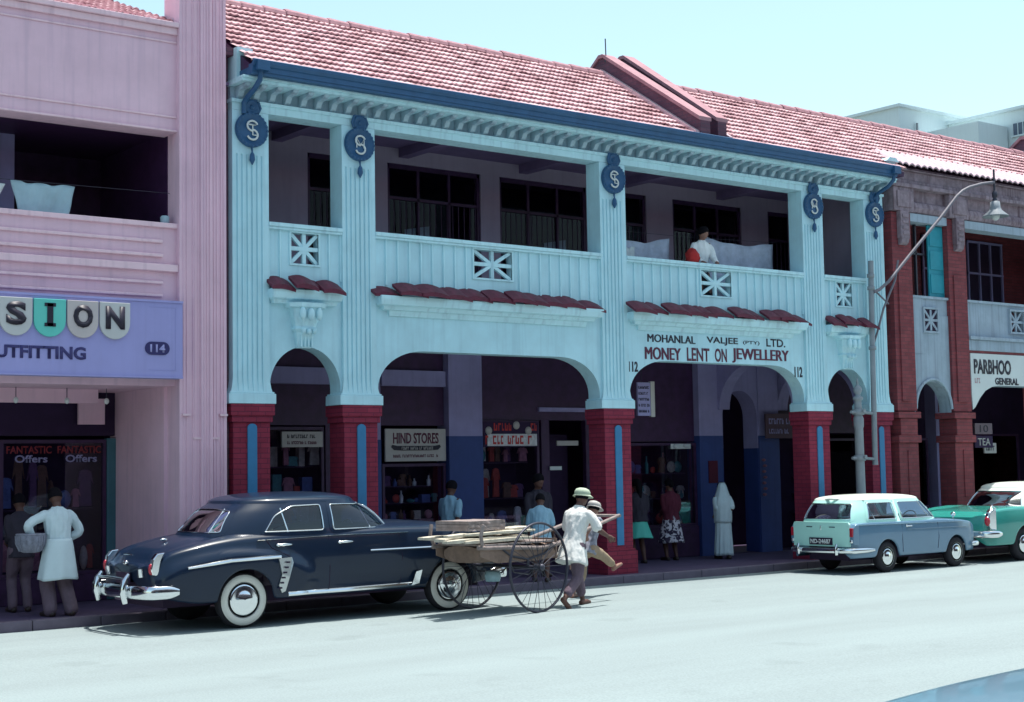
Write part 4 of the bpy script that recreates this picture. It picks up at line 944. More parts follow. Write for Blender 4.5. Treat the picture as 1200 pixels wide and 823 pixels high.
m = MB(); m.tube([(.54, -.05, 5.22), (.70, -.07, 5.28), (.95, -.1, 5.45), (1.7, -.2, 6.16), (2.45, -.3, 6.85), (2.95, -.36, 7.34), (3.10, -.4, 7.46), (3.3, -.42, 7.55), (3.7, -.46, 7.66), (4.05, -.5, 7.72)], .032, 10)
m.tube([(.52, 0, 4.15), (.62, -.03, 4.4), (.8, -.07, 4.9), (1.15, -.11, 5.5), (1.25, -.12, 5.9)], .022, 8); m.tube([(.56, 0, 5.3), (.95, -.08, 5.0)], .018, 8); m.build('arm', ARM, SL)
m = MB(); lx, ly = 4.07, -.5
m.tube([(lx, ly, 8.0), (lx, ly, 7.3)], .022, 8); m.lathe([(.03, .02), (.055, -.02), (.055, -.12), (.03, -.14), (.05, -.16), (.05, -.22)], (lx, ly, 7.52), 'z', 14); m.build('lamp_stem', DST, SL)
m = MB(); m.lathe([(.05, 7.32), (.10, 7.30), (.11, 7.18), (.13, 7.12), (.27, 7.0), (.275, 6.98), (.26, 6.985), (.12, 7.10), (.05, 7.2)], (lx, ly, 0), 'z', 24); sh = m.build('lamp_shade', STEEL, SL)
m = MB(); m.ell((lx, ly, 7.0), (.09, .09, .1)); m.build('bulb', WHITE, sh)

# ================================================================== verandah laundry and woman's cloths
cloth((17.9, 19.5), (17.95, 19.45), 5.0, 6.20, .75, LAUN2, 'long grey cloth sagging behind the rail left of the woman', .05, k=11, sag=.14)
cloth((20.35, 22.3), (20.35, 22.3), 5.0, 6.30, .7, LAUN2, 'long pale cloth hung along the rail right of the woman', .06, k=14, sag=.10)
cloth((23.1, 23.55), (23.05, 23.6), 5.0, 6.35, .6, LAUN, 'pale blue cloth hung in the narrow verandah bay at the right', .05, k=6, sag=.02)
cloth((18.1, 18.5), (18.05, 18.55), 5.2, 5.95, .6, WHITE, 'small white cloth hung near the middle pilaster', .03, k=6)
m = MB(); m.tube([(17.8, .68, 6.22), (20, .66, 6.24), (22.36, .68, 6.32)], .004, 5); tag(m.build('washing_line', DST), 'thin washing line along the cyan verandah by the woman', 'washing line')

# ================================================================== VEHICLES
def inside(p, poly):
    x, y = p; c = False; n = len(poly)
    for i in range(n):
        x0, y0 = poly[i]; x1, y1 = poly[i-1]
        if (y0 > y) != (y1 > y) and x < (x1-x0)*(y-y0)/(y1-y0)+x0: c = not c
    return c
def rounded(poly, r=.05, k=4):
    out = []; n = len(poly)
    for i in range(n):
        p0 = Vector(poly[i-1]); p = Vector(poly[i]); p1 = Vector(poly[(i+1) % n])
        a = (p0-p); b = (p1-p); q = min(r, a.length*.4, b.length*.4); A = p+a.normalized()*q; Bq = p+b.normalized()*q
        for j in range(k+1):
            t = j/k; out.append(tuple((1-t)**2*A + 2*t*(1-t)*p + t*t*Bq))
    return out
def offpoly(poly, d):
    n = len(poly); cx = sum(p[0] for p in poly)/n; cz = sum(p[1] for p in poly)/n; out = []
    for i in range(n):
        a = Vector(poly[i-1]); b = Vector(poly[(i+1) % n]); t = (b-a); nr = Vector((t.y, -t.x)); nr.normalize()
        if nr.dot(Vector(poly[i])-Vector((cx, cz))) < 0: nr = -nr
        out.append((poly[i][0]+nr.x*d, poly[i][1]+nr.y*d))
    return out
class Car:
    """local frame: x forward from the tail, y to the left, z up"""
    def __init__(s, name, label, loc, rz, paint, spec, group=None):
        s.t = thing(name, label, 'car', loc, rz, group); s.p = spec; s.paint = paint
        s.W = max(v for _, v in spec['w'])
    def halfw(s, x, z):
        p = s.p; w_ = sinterp(p['w'], x); zs = sinterp(p['zs'], x); z0 = p['sill']
        q = max(0, min(1, (z-z0)/(zs-z0))); w_ *= 1 - p.get('tuck', .06)*(1-q)**2 - p.get('shoulder', .03)*q**4
        for (cx, cz, a, b, d, e) in p.get('bulge', ()):   # raised fender panels
            r = sqrt(((x-cx)/a)**2 + ((z-cz)/b)**2)
            q_ = max(0, min(1, (1-r)/e)); w_ += d*q_*q_*(3-2*q_)
        return w_
    def body(s):
        p = s.p; L = p['L']; n = int(L/.04); st = [L*i/n for i in range(n+1)]
        rings = []
        for x in st:
            zb = p['sill'] + (p['lift'](x) if 'lift' in p else 0)
            for xw in p['wheels']:
                dx = x-xw; Ra = p['arch']
                if abs(dx) < Ra: zb = max(zb, p['r'] + sqrt(Ra*Ra-dx*dx)*p.get('archk', 1.))
            zs = sinterp(p['zs'], x); zc = sinterp(p['zc'], x); zb = min(zb, zs-.05)
            half = []
            m_ = 12
            half.append((s.halfw(x, zb)-.03, zb-.01))
            for k in range(m_+1):
                z = zb + (zs-zb)*k/m_; half.append((s.halfw(x, z), z))
            ws = half[-1][0]; q = p.get('crown', 2.4)
            for k in range(1, 13):
                f = pi/2*k/12; y = ws*max(0, cos(f))**(2/q); z = zs + (zc-zs)*sin(f)**(2/q)
                if 'fender' in p: z += p['fender'](x, y/ws)
                half.append((y, z))
            rings.append([Vector((x, -y, z)) for y, z in half] + [Vector((x, y, z)) for y, z in half[-2::-1]])
        # rounded nose and tail: squeeze the end stations
        m = MB()
        def endcap(ring, dirn, bul):
            c = sum(ring, Vector())/len(ring); out = []
            for k in range(1, 7):
                f = pi/2*k/6; out.append([c + Vector(((0), (v.y-c.y)*(cos(f)*.25+.75 if k < 6 else .02), (v.z-c.z)*(cos(f)*.3+.7 if k < 6 else .02))) + Vector((dirn*bul*sin(f), 0, 0)) for v in ring])
            return out
        rr_ = endcap(rings[0], -1, p.get('tailb', .08))[::-1] + rings + endcap(rings[-1], 1, p.get('noseb', .08))
        m.rings(rr_, False, True, False)
        nP = len(rr_[0])
        s.bodyo = m.build('body', s.paint, s.t)
        m = MB(); m.box(.15, L-.15, -s.W*.62, s.W*.62, p['sill']-.06, p['sill']+.22); m.box(.3, L-.4, -s.W*.70, s.W*.70, p['sill']+.2, sinterp(p['zs'], L/2)-.18)
        m.build('underbody', BLACK, s.t)
    def gp(s, z):
        g_ = s.p['gh']; f = lambda k: sinterp(g_[k], z); return f('xr'), f('xf'), f('w')
    def surf(s, th, z, sc=1.):
        xr, xf, w_ = s.gp(z); c = (xr+xf)/2; a = (xf-xr)/2*sc; n = s.p['gh'].get('n', 3.2); w_ *= sc
        q = lambda v: (abs(v)**(2/n))*(1 if v >= 0 else -1)
        return Vector((c+a*q(cos(th)), w_*q(sin(th)), z))
    def side(s, x, z, off=0, sgn=-1):
        xr, xf, w_ = s.gp(z); c = (xr+xf)/2; a = (xf-xr)/2; n = s.p['gh'].get('n', 3.2)
        u = min(.999, abs((x-c)/a)); return Vector((x, sgn*(w_*(1-u**n)**(1/n)+off), z))
    def endp(s, y, z, off=0, front=False):
        xr, xf, w_ = s.gp(z); c = (xr+xf)/2; a = (xf-xr)/2; n = s.p['gh'].get('n', 3.2)
        u = min(.999, abs(y/w_)); d = a*(1-u**n)**(1/n)+off; return Vector((c+d if front else c-d, y, z))
    def greenhouse(s, roofm, pillarm, windows, glass=CGLASS, trim=CHR, zsplit=None):
        g_ = s.p['gh']; zb, ze, zt = g_['zb'], g_['ze'], g_['zt']; N = 176
        ths = []
        for k in range(N):
            u = 2*pi*k/N; ths.append(u)
        # even spacing by arc: reparametrise
        base = [s.surf(2*pi*k/2000, (zb+ze)/2) for k in range(2000)]; cum = [0]
        for k in range(1, 2001): cum.append(cum[-1] + (base[k % 2000]-base[k-1]).length)
        ths = []; j = 0
        for k in range(N):
            t = cum[-1]*k/N
            while cum[j+1] < t: j += 1
            ths.append(2*pi*j/2000)
        lv = [zb + (ze-zb)*k/18 for k in range(19)]
        m = MB(); vs = [s.surf(t, z) for z in lv for t in ths]; fs = []
        for i in range(18):
            for k in range(N):
                q = (k+1) % N; c = (vs[i*N+k]+vs[i*N+q]+vs[(i+1)*N+k]+vs[(i+1)*N+q])/4; skip = False
                xr, xf, w_ = s.gp(c.z); cc = (xr+xf)/2; a = (xf-xr)/2
                lat = abs(c.y/w_) > abs((c.x-cc)/a)
                for kind, poly in windows:
                    if kind == 'side' and lat and inside((c.x, c.z), poly): skip = True
                    if kind == 'rear' and not lat and c.x < cc and inside((c.y, c.z), poly): skip = True
                    if kind == 'front' and not lat and c.x > cc and inside((c.y, c.z), poly): skip = True
                if not skip: fs.append((i*N+k, i*N+q, (i+1)*N+q, (i+1)*N+k))
        m.add(vs, fs, True); s.cab = m.build('pillars', pillarm, s.t)
        m = MB(); rg = [[s.surf(t, ze-.004, 1.004) for t in ths], [s.surf(t, ze, 1.004) for t in ths]]
        for k in range(1, 13):
            f = pi/2*k/12; sc = cos(f)**.85 if k < 12 else .02
            rg.append([s.surf(t, ze, 1.004*sc) + Vector((0, 0, (zt-ze)*sin(f)**.9 if k < 12 else zt-ze)) for t in ths])
        m.rings(rg, False, True); s.roof = m.build('roof', roofm, s.t)
        for kind, poly in windows:
            for sgn in ((-1, 1) if kind == 'side' else (1,)):
                def P(p, off):
                    return s.side(p[0], p[1], off, sgn) if kind == 'side' else s.endp(p[0], p[1], off, kind == 'front')
                rp = rounded(poly, .06)
                dense = []
                for i in range(len(rp)):
                    a = Vector(rp[i]); b = Vector(rp[(i+1) % len(rp)]); kk = max(1, int((b-a).length/.06))
                    for j in range(kk): dense.append(tuple(a+(b-a)*j/kk))
                rp = dense
                outer = offpoly(rp, .035); inner = offpoly(rp, -.022)
                # ring in body colour hides the cut edge
                m = MB(); n = len(rp); vs = [P(q, .004) for q in outer] + [P(q, .008) for q in inner]
                m.add(vs, [(i, (i+1) % n, (i+1) % n+n, i+n) for i in range(n)], True); m.build('window_surround', pillarm, s.t)
                # glass as a fine strip fan between top and bottom
                cx = sum(q[0] for q in inner)/n; cz = sum(q[1] for q in inner)/n; m = MB()
                rg = []
                for f in (1, .75, .5, .25, .02): rg.append([P((cx+(q[0]-cx)*f, cz+(q[1]-cz)*f), -.004) for q in inner])
                m.rings(rg, False, True); gl = m.build('window' if kind == 'side' else ('rear_window' if kind == 'rear' else 'windscreen'), glass, s.t)
                if trim:
                    m = MB(); pts = [P(q, .008) for q in inner]; m.tube(pts + [pts[0], pts[1]], .009, 6, False); m.build('window_trim', trim, gl)
    def wheel(s, x, side, hub, white=True, rimw=None):
        p = s.p; r = p['r']; y = side*(p['track']); w_ = p.get('tw', .17); sg = side
        t0 = MB(); t0.lathe([(r*.62, -w_/2), (r*.86, -w_/2), (r*.97, -w_*.38), (r, -w_*.2), (r, w_*.2), (r*.97, w_*.38), (r*.86, w_/2), (r*.62, w_/2)], (0, 0, 0), 'y', 36)
        wo = t0.build('wheel', TYRE, s.t); wo.location = (x, y, r)
        if white:
            m = MB(); m.lathe([(r*.63, sg*w_*.47), (r*.66, sg*(w_/2+.006)), (r*.87, sg*(w_/2+.006)), (r*.9, sg*w_*.46)], (0,0,0), 'y', 36); m.build('whitewall', WWALL, wo)
        m = MB(); m.lathe([(r*.62, sg*w_*.50), (r*.63, sg*w_*.52), (r*.60, sg*w_*.42), (.01, sg*w_*.40)], (0,0,0), 'y', 32); m.build('rim', rimw or s.paint, wo)
        m = MB(); m.lathe([(r*hub, sg*w_*.41), (r*hub*.98, sg*w_*.48), (r*hub*.8, sg*w_*.54), (r*hub*.62, sg*w_*.50), (r*hub*.5, sg*w_*.56), (r*hub*.25, sg*w_*.64), (.004, sg*w_*.66)], (0,0,0), 'y', 32); m.build('hubcap', CHR, wo)
        return wo
    def seats(s, xs, w_, z0=.35, zh=.95):
        for x in xs:
            m = MB(); m.box(x, x+.5, -w_, w_, z0, z0+.25); m.prism([(x-.12, z0+.1), (x+.02, z0+.1), (x-.08, zh), (x-.2, zh)], -w_, w_); m.build('seat', SEAT, s.t, bevel=.04)
    def part(s, mb, name, m, parent=None, **k): return mb.build(name, m, parent or s.t, **k)
    def strip(s, pts, wd, m, name, off=.006, th=.018):
        """chrome strip hugging the -y side and its twin on the other side; pts in (x, z)"""
        for sgn in (-1, 1):
            mb = MB(); P = []
            dn = []
            for (x0, z0), (x1, z1) in zip(pts, pts[1:]):
                k = max(1, int(abs(x1-x0)/.05))
                dn += [(x0+(x1-x0)*j/k, z0+(z1-z0)*j/k) for j in range(k)]
            dn.append(pts[-1]); rg = []
            for i, (x, z) in enumerate(dn):
                h = wd(x) if callable(wd) else wd
                y = s.halfw(x, z)+off
                rg.append([Vector((x, sgn*(s.halfw(x, z-h/2)-.004), z-h/2)), Vector((x, sgn*(y+th*.6), z-h*.3)), Vector((x, sgn*(y+th), z)), Vector((x, sgn*(y+th*.6), z+h*.3)), Vector((x, sgn*(s.halfw(x, z+h/2)-.004), z+h/2))])
            mb.rings(rg, True, False); s.part(mb, name, m)
    def seam(s, pts, sgn=-1, r=.006, name='door_seam'):
        mb = MB(); P = [Vector((x, sgn*(s.halfw(x, z)+.0005), z)) for x, z in pts]; mb.tube(P, r, 5); s.part(mb, name, BLACK)

# ---------------------------------------------------------- the big navy saloon
def fend(x, u):     # raised front wings with a shallow valley beside the bonnet, and swelling rear wings
    k = max(0, min(1, (x-3.9)/.5)); r_ = max(0, min(1, (1.5-x)/.8))
    return (.03*k+.02*r_)*math.exp(-((u-.86)/.12)**2) - .035*k*math.exp(-((u-.62)/.12)**2) - .03*r_*math.exp(-((u-.66)/.12)**2)
sp = dict(L=5.15, sill=.36, r=.355, arch=.40, wheels=(1.13, 4.33), track=.755, tuck=.07, shoulder=.05, crown=2.5, fender=fend,
    lift=lambda x: .10*max(0, (.55-x)/.55)**1.5 + .05*max(0, (x-4.7)/.45),
    w=[(0, .74), (.12, .83), (.5, .90), (1.1, .915), (2., .925), (3.2, .925), (4.3, .92), (4.9, .86), (5.15, .76)],
    zs=[(0, .80), (.15, .93), (.5, 1.0), (1., 1.06), (2., 1.11), (3.3, 1.12), (4., 1.10), (4.7, 1.03), (5.0, .94), (5.15, .84)],
    zc=[(0, .86), (.12, .99), (.4, 1.09), (.8, 1.18), (1.2, 1.24), (1.7, 1.26), (3.4, 1.27), (3.8, 1.27), (4.4, 1.23), (4.9, 1.12), (5.15, .94)],
    bulge=((1.02, .58, 1.22, .46, .055, .24), (4.35, .62, 1.0, .42, .02, .5)), noseb=.10, tailb=.09,
    gh=dict(zb=1.10, ze=1.57, zt=1.705, n=3.0, xr=[(1.10, .66), (1.3, .84), (1.45, 1.00), (1.57, 1.18)], xf=[(1.10, 3.74), (1.3, 3.52), (1.45, 3.32), (1.57, 3.06)], w=[(1.10, .88), (1.3, .84), (1.45, .79), (1.57, .73)]))
C1 = Car('saloon_car', 'large dark navy saloon with whitewall tyres and chrome bumpers parked left of the handcart', (8.03, -1.325, .005), 0, NAVY, sp); C1.body()
W1 = [('side', [(2.42, 1.18), (3.44, 1.18), (3.30, 1.36), (3.04, 1.545), (2.42, 1.555)]),
      ('side', [(1.40, 1.18), (2.31, 1.18), (2.31, 1.555), (1.86, 1.545), (1.58, 1.42)]),
      ('rear', [(-.62, 1.19), (.62, 1.19), (.50, 1.50), (.2, 1.52), (-.2, 1.52), (-.50, 1.50)]), ('front', [(-.66, 1.20), (.66, 1.20), (.52, 1.53), (-.52, 1.53)])]
C1.greenhouse(NAVY, NAVY, W1, CGLASS, CHR)
for sg in (-1, 1):      # divider bars of the vent windows, side slip in the rear window
    m = MB(); m.tube([C1.side(3.06, 1.19, .004, sg), C1.side(2.98, 1.54, .004, sg)], .010, 6); C1.part(m, 'vent_bar', CHR)
    m = MB(); m.tube([C1.side(1.76, 1.19, .004, sg), C1.side(1.70, 1.50, .004, sg)], .010, 6); C1.part(m, 'vent_bar', CHR)
    m = MB(); m.tube([C1.endp(sg*.46, 1.20, .004), C1.endp(sg*.36, 1.50, .004)], .012, 6); C1.part(m, 'rear_window_bar', CHR)
    for x in (1.13, 4.33): C1.wheel(x, sg, .60, True, ALU)
    # door handles, lamps
    for x in (1.66, 2.58):
        y = C1.halfw(x, 1.03); m = MB(); m.tube([(x-.08, sg*(y+.02), 1.03), (x, sg*(y+.045), 1.035), (x+.1, sg*(y+.04), 1.03), (x+.14, sg*(y+.0), 1.03)], [.014, .02, .014, .01], 8); m.ell((x-.07, sg*(y+.015), 1.03), (.035, .03, .025)); C1.part(m, 'door_handle', CHR)
    m = MB(); m.prism([(.02, .70), (-.06, .72), (-.085, .80), (-.06, .92), (0, .99), (.10, 1.0), (.05, .9), (.03, .8)], sg*.70-.04, sg*.70+.04); tl = C1.part(m, 'tail_lamp', CHR, bevel=.012)
    m = MB(); m.ell((-.07, sg*.70, .80), (.035, .032, .07)); C1.part(m, 'lens', LAMPR, tl)
    m = MB(); m.tube([(-.10, sg*.50, .70), (-.115, sg*.50, .80)], [.05, .045], 10); C1.part(m, 'reflector', CHR)
    m = MB(); m.lathe([(.12, 0), (.125, .03), (.11, .05), (.01, .07)], (0,0,0), 'x', 20); m.v = [(a+5.16, b+sg*.66, c+.78) for a, b, c in m.v]; C1.part(m, 'headlamp', CHR)
    m = MB()   # patterned stone shield at the back of the rear arch
    pts = [(1.56, .86), (1.76, .87), (1.77, .80), (1.72, .62), (1.67, .44), (1.62, .42), (1.57, .52), (1.61, .66)]
    m.rings([[Vector((x, sg*(C1.halfw(x, z)+o), z)) for x, z in pts] for o in (.002, .022)], True, False); ss = C1.part(m, 'stone_shield', ALU)
    m = MB()
    for q in range(6):
        z = .81-.065*q; x = 1.69-.02*q; m.boxm(.05, .01, .02, Matrix.Translation((x, sg*(C1.halfw(x, z)+.026), z)))
    C1.part(m, 'shield_pattern', BLACK, ss)
C1.strip([(.32, .80), (.9, .865), (1.6, .885)], lambda x: .035 + .02*min(1, (x-.3)/.4), CHR, 'fender_spear')
C1.strip([(2.98, .90), (5.05, .90)], .04, CHR, 'door_spear')
C1.strip([(1.72, .395), (2.6, .395), (3.70, .405)], .07, CHR, 'sill_strip')
C1.strip([(1.3, 1.10), (2.6, 1.125), (3.6, 1.12)], .014, CHR, 'waist_strip')
for sgn in (-1,):
    C1.seam([(2.36, 1.10), (2.36, .7), (2.36, .42)]); C1.seam([(3.46, 1.10), (3.50, .8), (3.48, .45)]); C1.seam([(1.44, 1.09), (1.50, 1.0), (1.74, .88)])
m = MB(); m.rings([[Vector((3.62+a, sg_, z)) for a, sg_, z in ((0, -.93, .40), (.12, -.93, .42), (.17, -.94, .60), (.07, -.94, .58))], [Vector((3.62+a, sg_, z)) for a, sg_, z in ((0, -.95, .40), (.12, -.95, .42), (.17, -.96, .60), (.07, -.96, .58))]], True, False); C1.part(m, 'stone_guard', CHR)
def bumper(c, x0, sgn, w_, z, wrap=.34, r=.075, name='bumper'):
    m = MB(); P = [(x0-sgn*wrap, -w_-.03, z), (x0-sgn*.1, -w_-.01, z), (x0-sgn*.0, -w_+.12, z), (x0+sgn*.05, -w_*.45, z), (x0+sgn*.06, 0, z), (x0+sgn*.05, w_*.45, z), (x0-sgn*.0, w_-.12, z), (x0-sgn*.1, w_+.01, z), (x0-sgn*wrap, w_+.03, z)]
    # smooth the path
    Q = []
    for i in range(len(P)-1):
        for k in range(6):
            t = k/6; Q.append(tuple(sinterp([(j, P[j][d]) for j in range(len(P))], i+t) for d in range(3)))
    Q.append(P[-1]); m = MB(); rg = []
    for i, p in enumerate(Q):
        a = Vector(Q[min(i+1, len(Q)-1)]) - Vector(Q[max(0, i-1)]); a.normalize(); nrm = Vector((-a.y, a.x, 0)) ; e = min(1, (i+.6)/3, (len(Q)-i-.4)/3)**.5
        rg.append([Vector(p) + nrm*cos(2*pi*k/12)*.028*e + Vector((0, 0, sin(2*pi*k/12)*r*e)) for k in range(12)])
    m.rings(rg, True, True); return c.part(m, name, CHR)
bp = bumper(C1, -.20, -1, .90, .52, .40, .085)
for y in (-.42, .42):
    m = MB(); m.tube([(-.28, y, .38), (-.31, y, .50), (-.29, y, .66), (-.24, y, .74)], [.035, .05, .045, .02], 10); C1.part(m, 'overrider', CHR, bp)
m = MB(); m.tube([(-.29, -.42, .68), (-.30, 0, .69), (-.29, .42, .68)], .018, 8); C1.part(m, 'guard_bar', CHR, bp)
m = MB(); m.box(-.14, -.12, -.2, .2, .60, .74); pl = C1.part(m, 'number_plate', BLACK); 
m = MB(); m.ell((-.10, 0, .86), (.03, .06, .035)); m.tube([(-.06, -.13, .955), (-.075, 0, .96), (-.06, .13, .955)], .012, 6); C1.part(m, 'boot_badge', CHR)
m = MB(); m.ell((.42, 0, 1.125), (.05, .02, .02)); C1.part(m, 'boot_hinge', CHR)
bumper(C1, 5.33, 1, .90, .50, .35, .08); m = MB()
for k in range(7): m.tube([(5.22+.02, -.5, .60+.04*k), (5.26, 0, .60+.04*k), (5.24, .5, .60+.04*k)], .012, 6)
C1.part(m, 'grille', CHR)
C1.seats((1.5, 2.6), .66, .5, 1.24)
m = MB()
for k in range(20): pass
rg = MB(); P = [(2.95+.06*sin(a*pi/10)*.6, -.33+.19*cos(a*pi/10), 1.13+.17*sin(a*pi/10)) for a in range(21)]; rg.tube(P, .012, 6, False); rg.tube([(3.05, -.33, 1.06), (3.3, -.33, .95)], .015, 6); rg.build('steering_wheel', WHITE, C1.t)
# loading line of a taxi transfer on the front door glass is too faint to read in the photograph

# ---------------------------------------------------------- the small estate car
sp = dict(L=3.62, sill=.30, r=.285, arch=.33, wheels=(.93, 3.0), track=.645, tuck=.05, shoulder=.03, crown=3.6, tw=.145,
    w=[(0, .70), (.15, .745), (.6, .765), (1.8, .77), (2.9, .765), (3.4, .74), (3.62, .68)],
    zs=[(0, .84), (.1, .90), (.6, .915), (1.8, .905), (2.6, .89), (3.2, .865), (3.5, .83), (3.62, .77)],
    zc=[(0, .86), (.1, .92), (.6, .935), (1.8, .93), (2.5, .95), (3.0, .92), (3.45, .87), (3.62, .79)],
    noseb=.05, tailb=.03,
    gh=dict(zb=.90, ze=1.33, zt=1.43, n=5.0, xr=[(.90, .0), (1.1, .10), (1.33, .27)], xf=[(.90, 2.68), (1.1, 2.46), (1.33, 2.22)], w=[(.90, .725), (1.1, .685), (1.33, .60)]))
C2 = Car('estate_car', 'small steel blue estate car with cream roof, pale aqua tailgate and number plate ND-24687', (21.03, -1.44, .005), 0, A40B, sp); C2.body(); C2.t.scale = (.965, .97, .97)
W2 = [('side', [(.42, .955), (1.22, .955), (1.20, 1.30), (.50, 1.30)]), ('side', [(1.36, .955), (2.50, .955), (2.16, 1.30), (1.33, 1.30)]),
      ('rear', [(-.58, .97), (.58, .97), (.49, 1.29), (-.49, 1.29)]), ('front', [(-.60, .97), (.60, .97), (.52, 1.29), (-.52, 1.29)])]
C2.greenhouse(A40W, A40P, W2, CLEARG, CHR)
m = MB()    # pale tailgate panel
pts = [(-.66, .50), (.66, .50), (.665, .90), (.64, .94), (-.64, .94), (-.665, .90)]
rg = []
for x in (-.012, .03): rg.append([Vector((x - .05, y, z)) for y, z in pts])
m.rings(rg, True, False); tg = C2.part(m, 'tailgate', A40P, bevel=.015)
m = MB(); m.tube([(-.065, 0, .80), (-.07, 0, .84), (-.06, 0, .88)], .012, 6); m.box(-.07, -.06, .2, .34, .845, .86); m.box(-.07, -.06, -.34, -.2, .845, .86); C2.part(m, 'tailgate_handle', CHR, tg)
m = MB(); m.box(-.08, -.06, -.27, .27, .53, .655); pl = C2.part(m, 'number_plate', BLACK)
o = text('ND-24687', -.24, .24, .55, .635, 0, WHITE, pl, bold=.03)
for v in o.data.vertices: v.co = (-.086, -v.co.x, v.co.z)
m = MB(); m.tube([C2.endp(.57, 1.33, .03), C2.endp(0, 1.355, .05), C2.endp(-.57, 1.33, .03)], .022, 6); C2.part(m, 'roof_lip', A40W)
for sg in (-1, 1):
    for x in (.93, 3.0): C2.wheel(x, sg, .56, False, A40W)
    m = MB(); m.prism([(.10, .52), (-.035, .54), (-.05, .62), (-.03, .84), (.02, .90), (.12, .90)], sg*.70-.045, sg*.70+.045); hs = C2.part(m, 'lamp_housing', A40B, bevel=.015)
    m = MB(); m.box(-.062, -.02, sg*.70-.036, sg*.70+.036, .68, .84); C2.part(m, 'red_lens', LAMPR, hs, bevel=.01); m = MB(); m.ell((-.055, sg*.70, .60), (.02, .035, .035)); C2.part(m, 'lower_lens', CHR, hs)
    x = 1.50; y = C2.halfw(x, .84); m = MB(); m.tube([(x-.05, sg*(y+.02), .83), (x+.08, sg*(y+.03), .83)], .014, 8); m.ell((x-.05, sg*(y+.015), .83), (.025, .02, .022)); C2.part(m, 'door_handle', CHR)
    m = MB(); m.lathe([(.085, 0), (.09, .03), (.075, .05), (.01, .07)], (0,0,0), 'x', 20); m.v = [(a+3.62, b+sg*.56, c+.70) for a, b, c in m.v]; C2.part(m, 'headlamp', CHR)
    m = MB(); m.tube([(3.0, sg*.66, .87), (2.98, sg*.68, .97)], .01, 6); m.ell((2.97, sg*.69, 1.0), (.03, .055, .045)); C2.part(m, 'wing_mirror', CHR)
    m = MB(); m.tube([C2.side(.62, .96, .005, sg), C2.side(.50, 1.29, .005, sg)], .008, 6); C2.part(m, 'window_bar', CHR)
    m = MB(); m.tube([C2.side(2.22, .96, .005, sg), C2.side(1.98, 1.30, .005, sg)], .008, 6); C2.part(m, 'window_bar', CHR)
C2.strip([(.05, .89), (3.2, .86)], .012, CHR, 'waist_strip'); C2.strip([(1.45, .77), (3.3, .765)], .012, CHR, 'side_strip')
C2.seam([(1.33, .88), (1.33, .6), (1.36, .36)]); C2.seam([(2.40, .87), (2.42, .6), (2.40, .38)])
bp = bumper(C2, -.10, -1, .73, .43, .62, .05)
for y in (-.45, .45):
    m = MB(); m.tube([(-.17, y, .36), (-.19, y, .45), (-.17, y, .55)], [.03, .04, .02], 8); C2.part(m, 'overrider', CHR, bp)
bumper(C2, 3.74, 1, .73, .42, .3, .05); C2.seats((.75, 1.55), .55, .42, 1.0)
rg = MB(); rg.tube([(2.1+.05*sin(a*pi/10), -.33+.16*cos(a*pi/10), .97+.12*sin(a*pi/10)) for a in range(21)], .012, 6, False); rg.build('steering_wheel', WHITE, C2.t)
m = MB(); m.box(.16, .30, .12, .5, .965, .99); C2.part(m, 'parcel', WHITE)

# ---------------------------------------------------------- the green car at the right edge
sp = dict(L=4.7, sill=.34, r=.33, arch=.37, wheels=(1.05, 3.75), track=.72, tuck=.05, shoulder=.04, crown=3.2, tw=.17, fender=lambda x, u: .05*max(0, min(1, (1.6-x)/.8))*math.exp(-((u-.9)/.1)**2),
    w=[(0, .78), (.15, .85), (.6, .88), (2.5, .89), (4.2, .87), (4.7, .75)],
    zs=[(0, .88), (.1, .95), (.6, .98), (2, .98), (3.5, .95), (4.4, .9), (4.7, .8)], zc=[(0, .90), (.1, .97), (.6, 1.02), (1.3, 1.06), (3, 1.06), (3.6, 1.05), (4.4, .96), (4.7, .84)],
    bulge=(), gh=dict(zb=.98, ze=1.40, zt=1.52, n=3.6, xr=[(.98, 1.02), (1.2, 1.22), (1.40, 1.5)], xf=[(.98, 3.45), (1.2, 3.2), (1.40, 2.95)], w=[(.98, .80), (1.2, .74), (1.40, .66)]))
C3 = Car('saloon_car', 'sea green saloon with white roof, its tail with red lamp showing at the right edge', (25.0, -1.35, .005), 0, GRN, sp); C3.body()
W3 = [('side', [(1.55, 1.03), (2.2, 1.03), (2.2, 1.37), (1.75, 1.37)]), ('side', [(2.32, 1.03), (3.2, 1.03), (2.88, 1.37), (2.32, 1.37)]), ('rear', [(-.66, 1.03), (.66, 1.03), (.54, 1.36), (-.54, 1.36)]), ('front', [(-.66, 1.03), (.66, 1.03), (.54, 1.36), (-.54, 1.36)])]
C3.greenhouse(A40W, A40W, W3, CLEARG, CHR)
for sg in (-1, 1):
    for x in (1.05, 3.75): C3.wheel(x, sg, .55, False)
    m = MB(); m.prism([(.12, .62), (-.05, .64), (-.13, .80), (-.10, .96), (.0, 1.04), (.12, 1.02)], sg*.80-.05, sg*.80+.05); h_ = C3.part(m, 'lamp_housing', CHR, bevel=.02)
    m = MB(); m.ell((-.11, sg*.80, .80), (.045, .06, .09)); C3.part(m, 'red_lens', LAMPR, h_)
    m = MB(); m.tube([(-.02, sg*.80, 1.0), (.05, sg*.80, 1.09), (.16, sg*.80, 1.03)], .018, 6); C3.part(m, 'fin_tip', CHR, h_)
bp = bumper(C3, -.14, -1, .86, .55, .36, .07)
for y in (-.48, .48):
    m = MB(); m.tube([(-.22, y, .45), (-.25, y, .58), (-.22, y, .70)], [.035, .05, .025], 8); C3.part(m, 'overrider', CHR, bp)
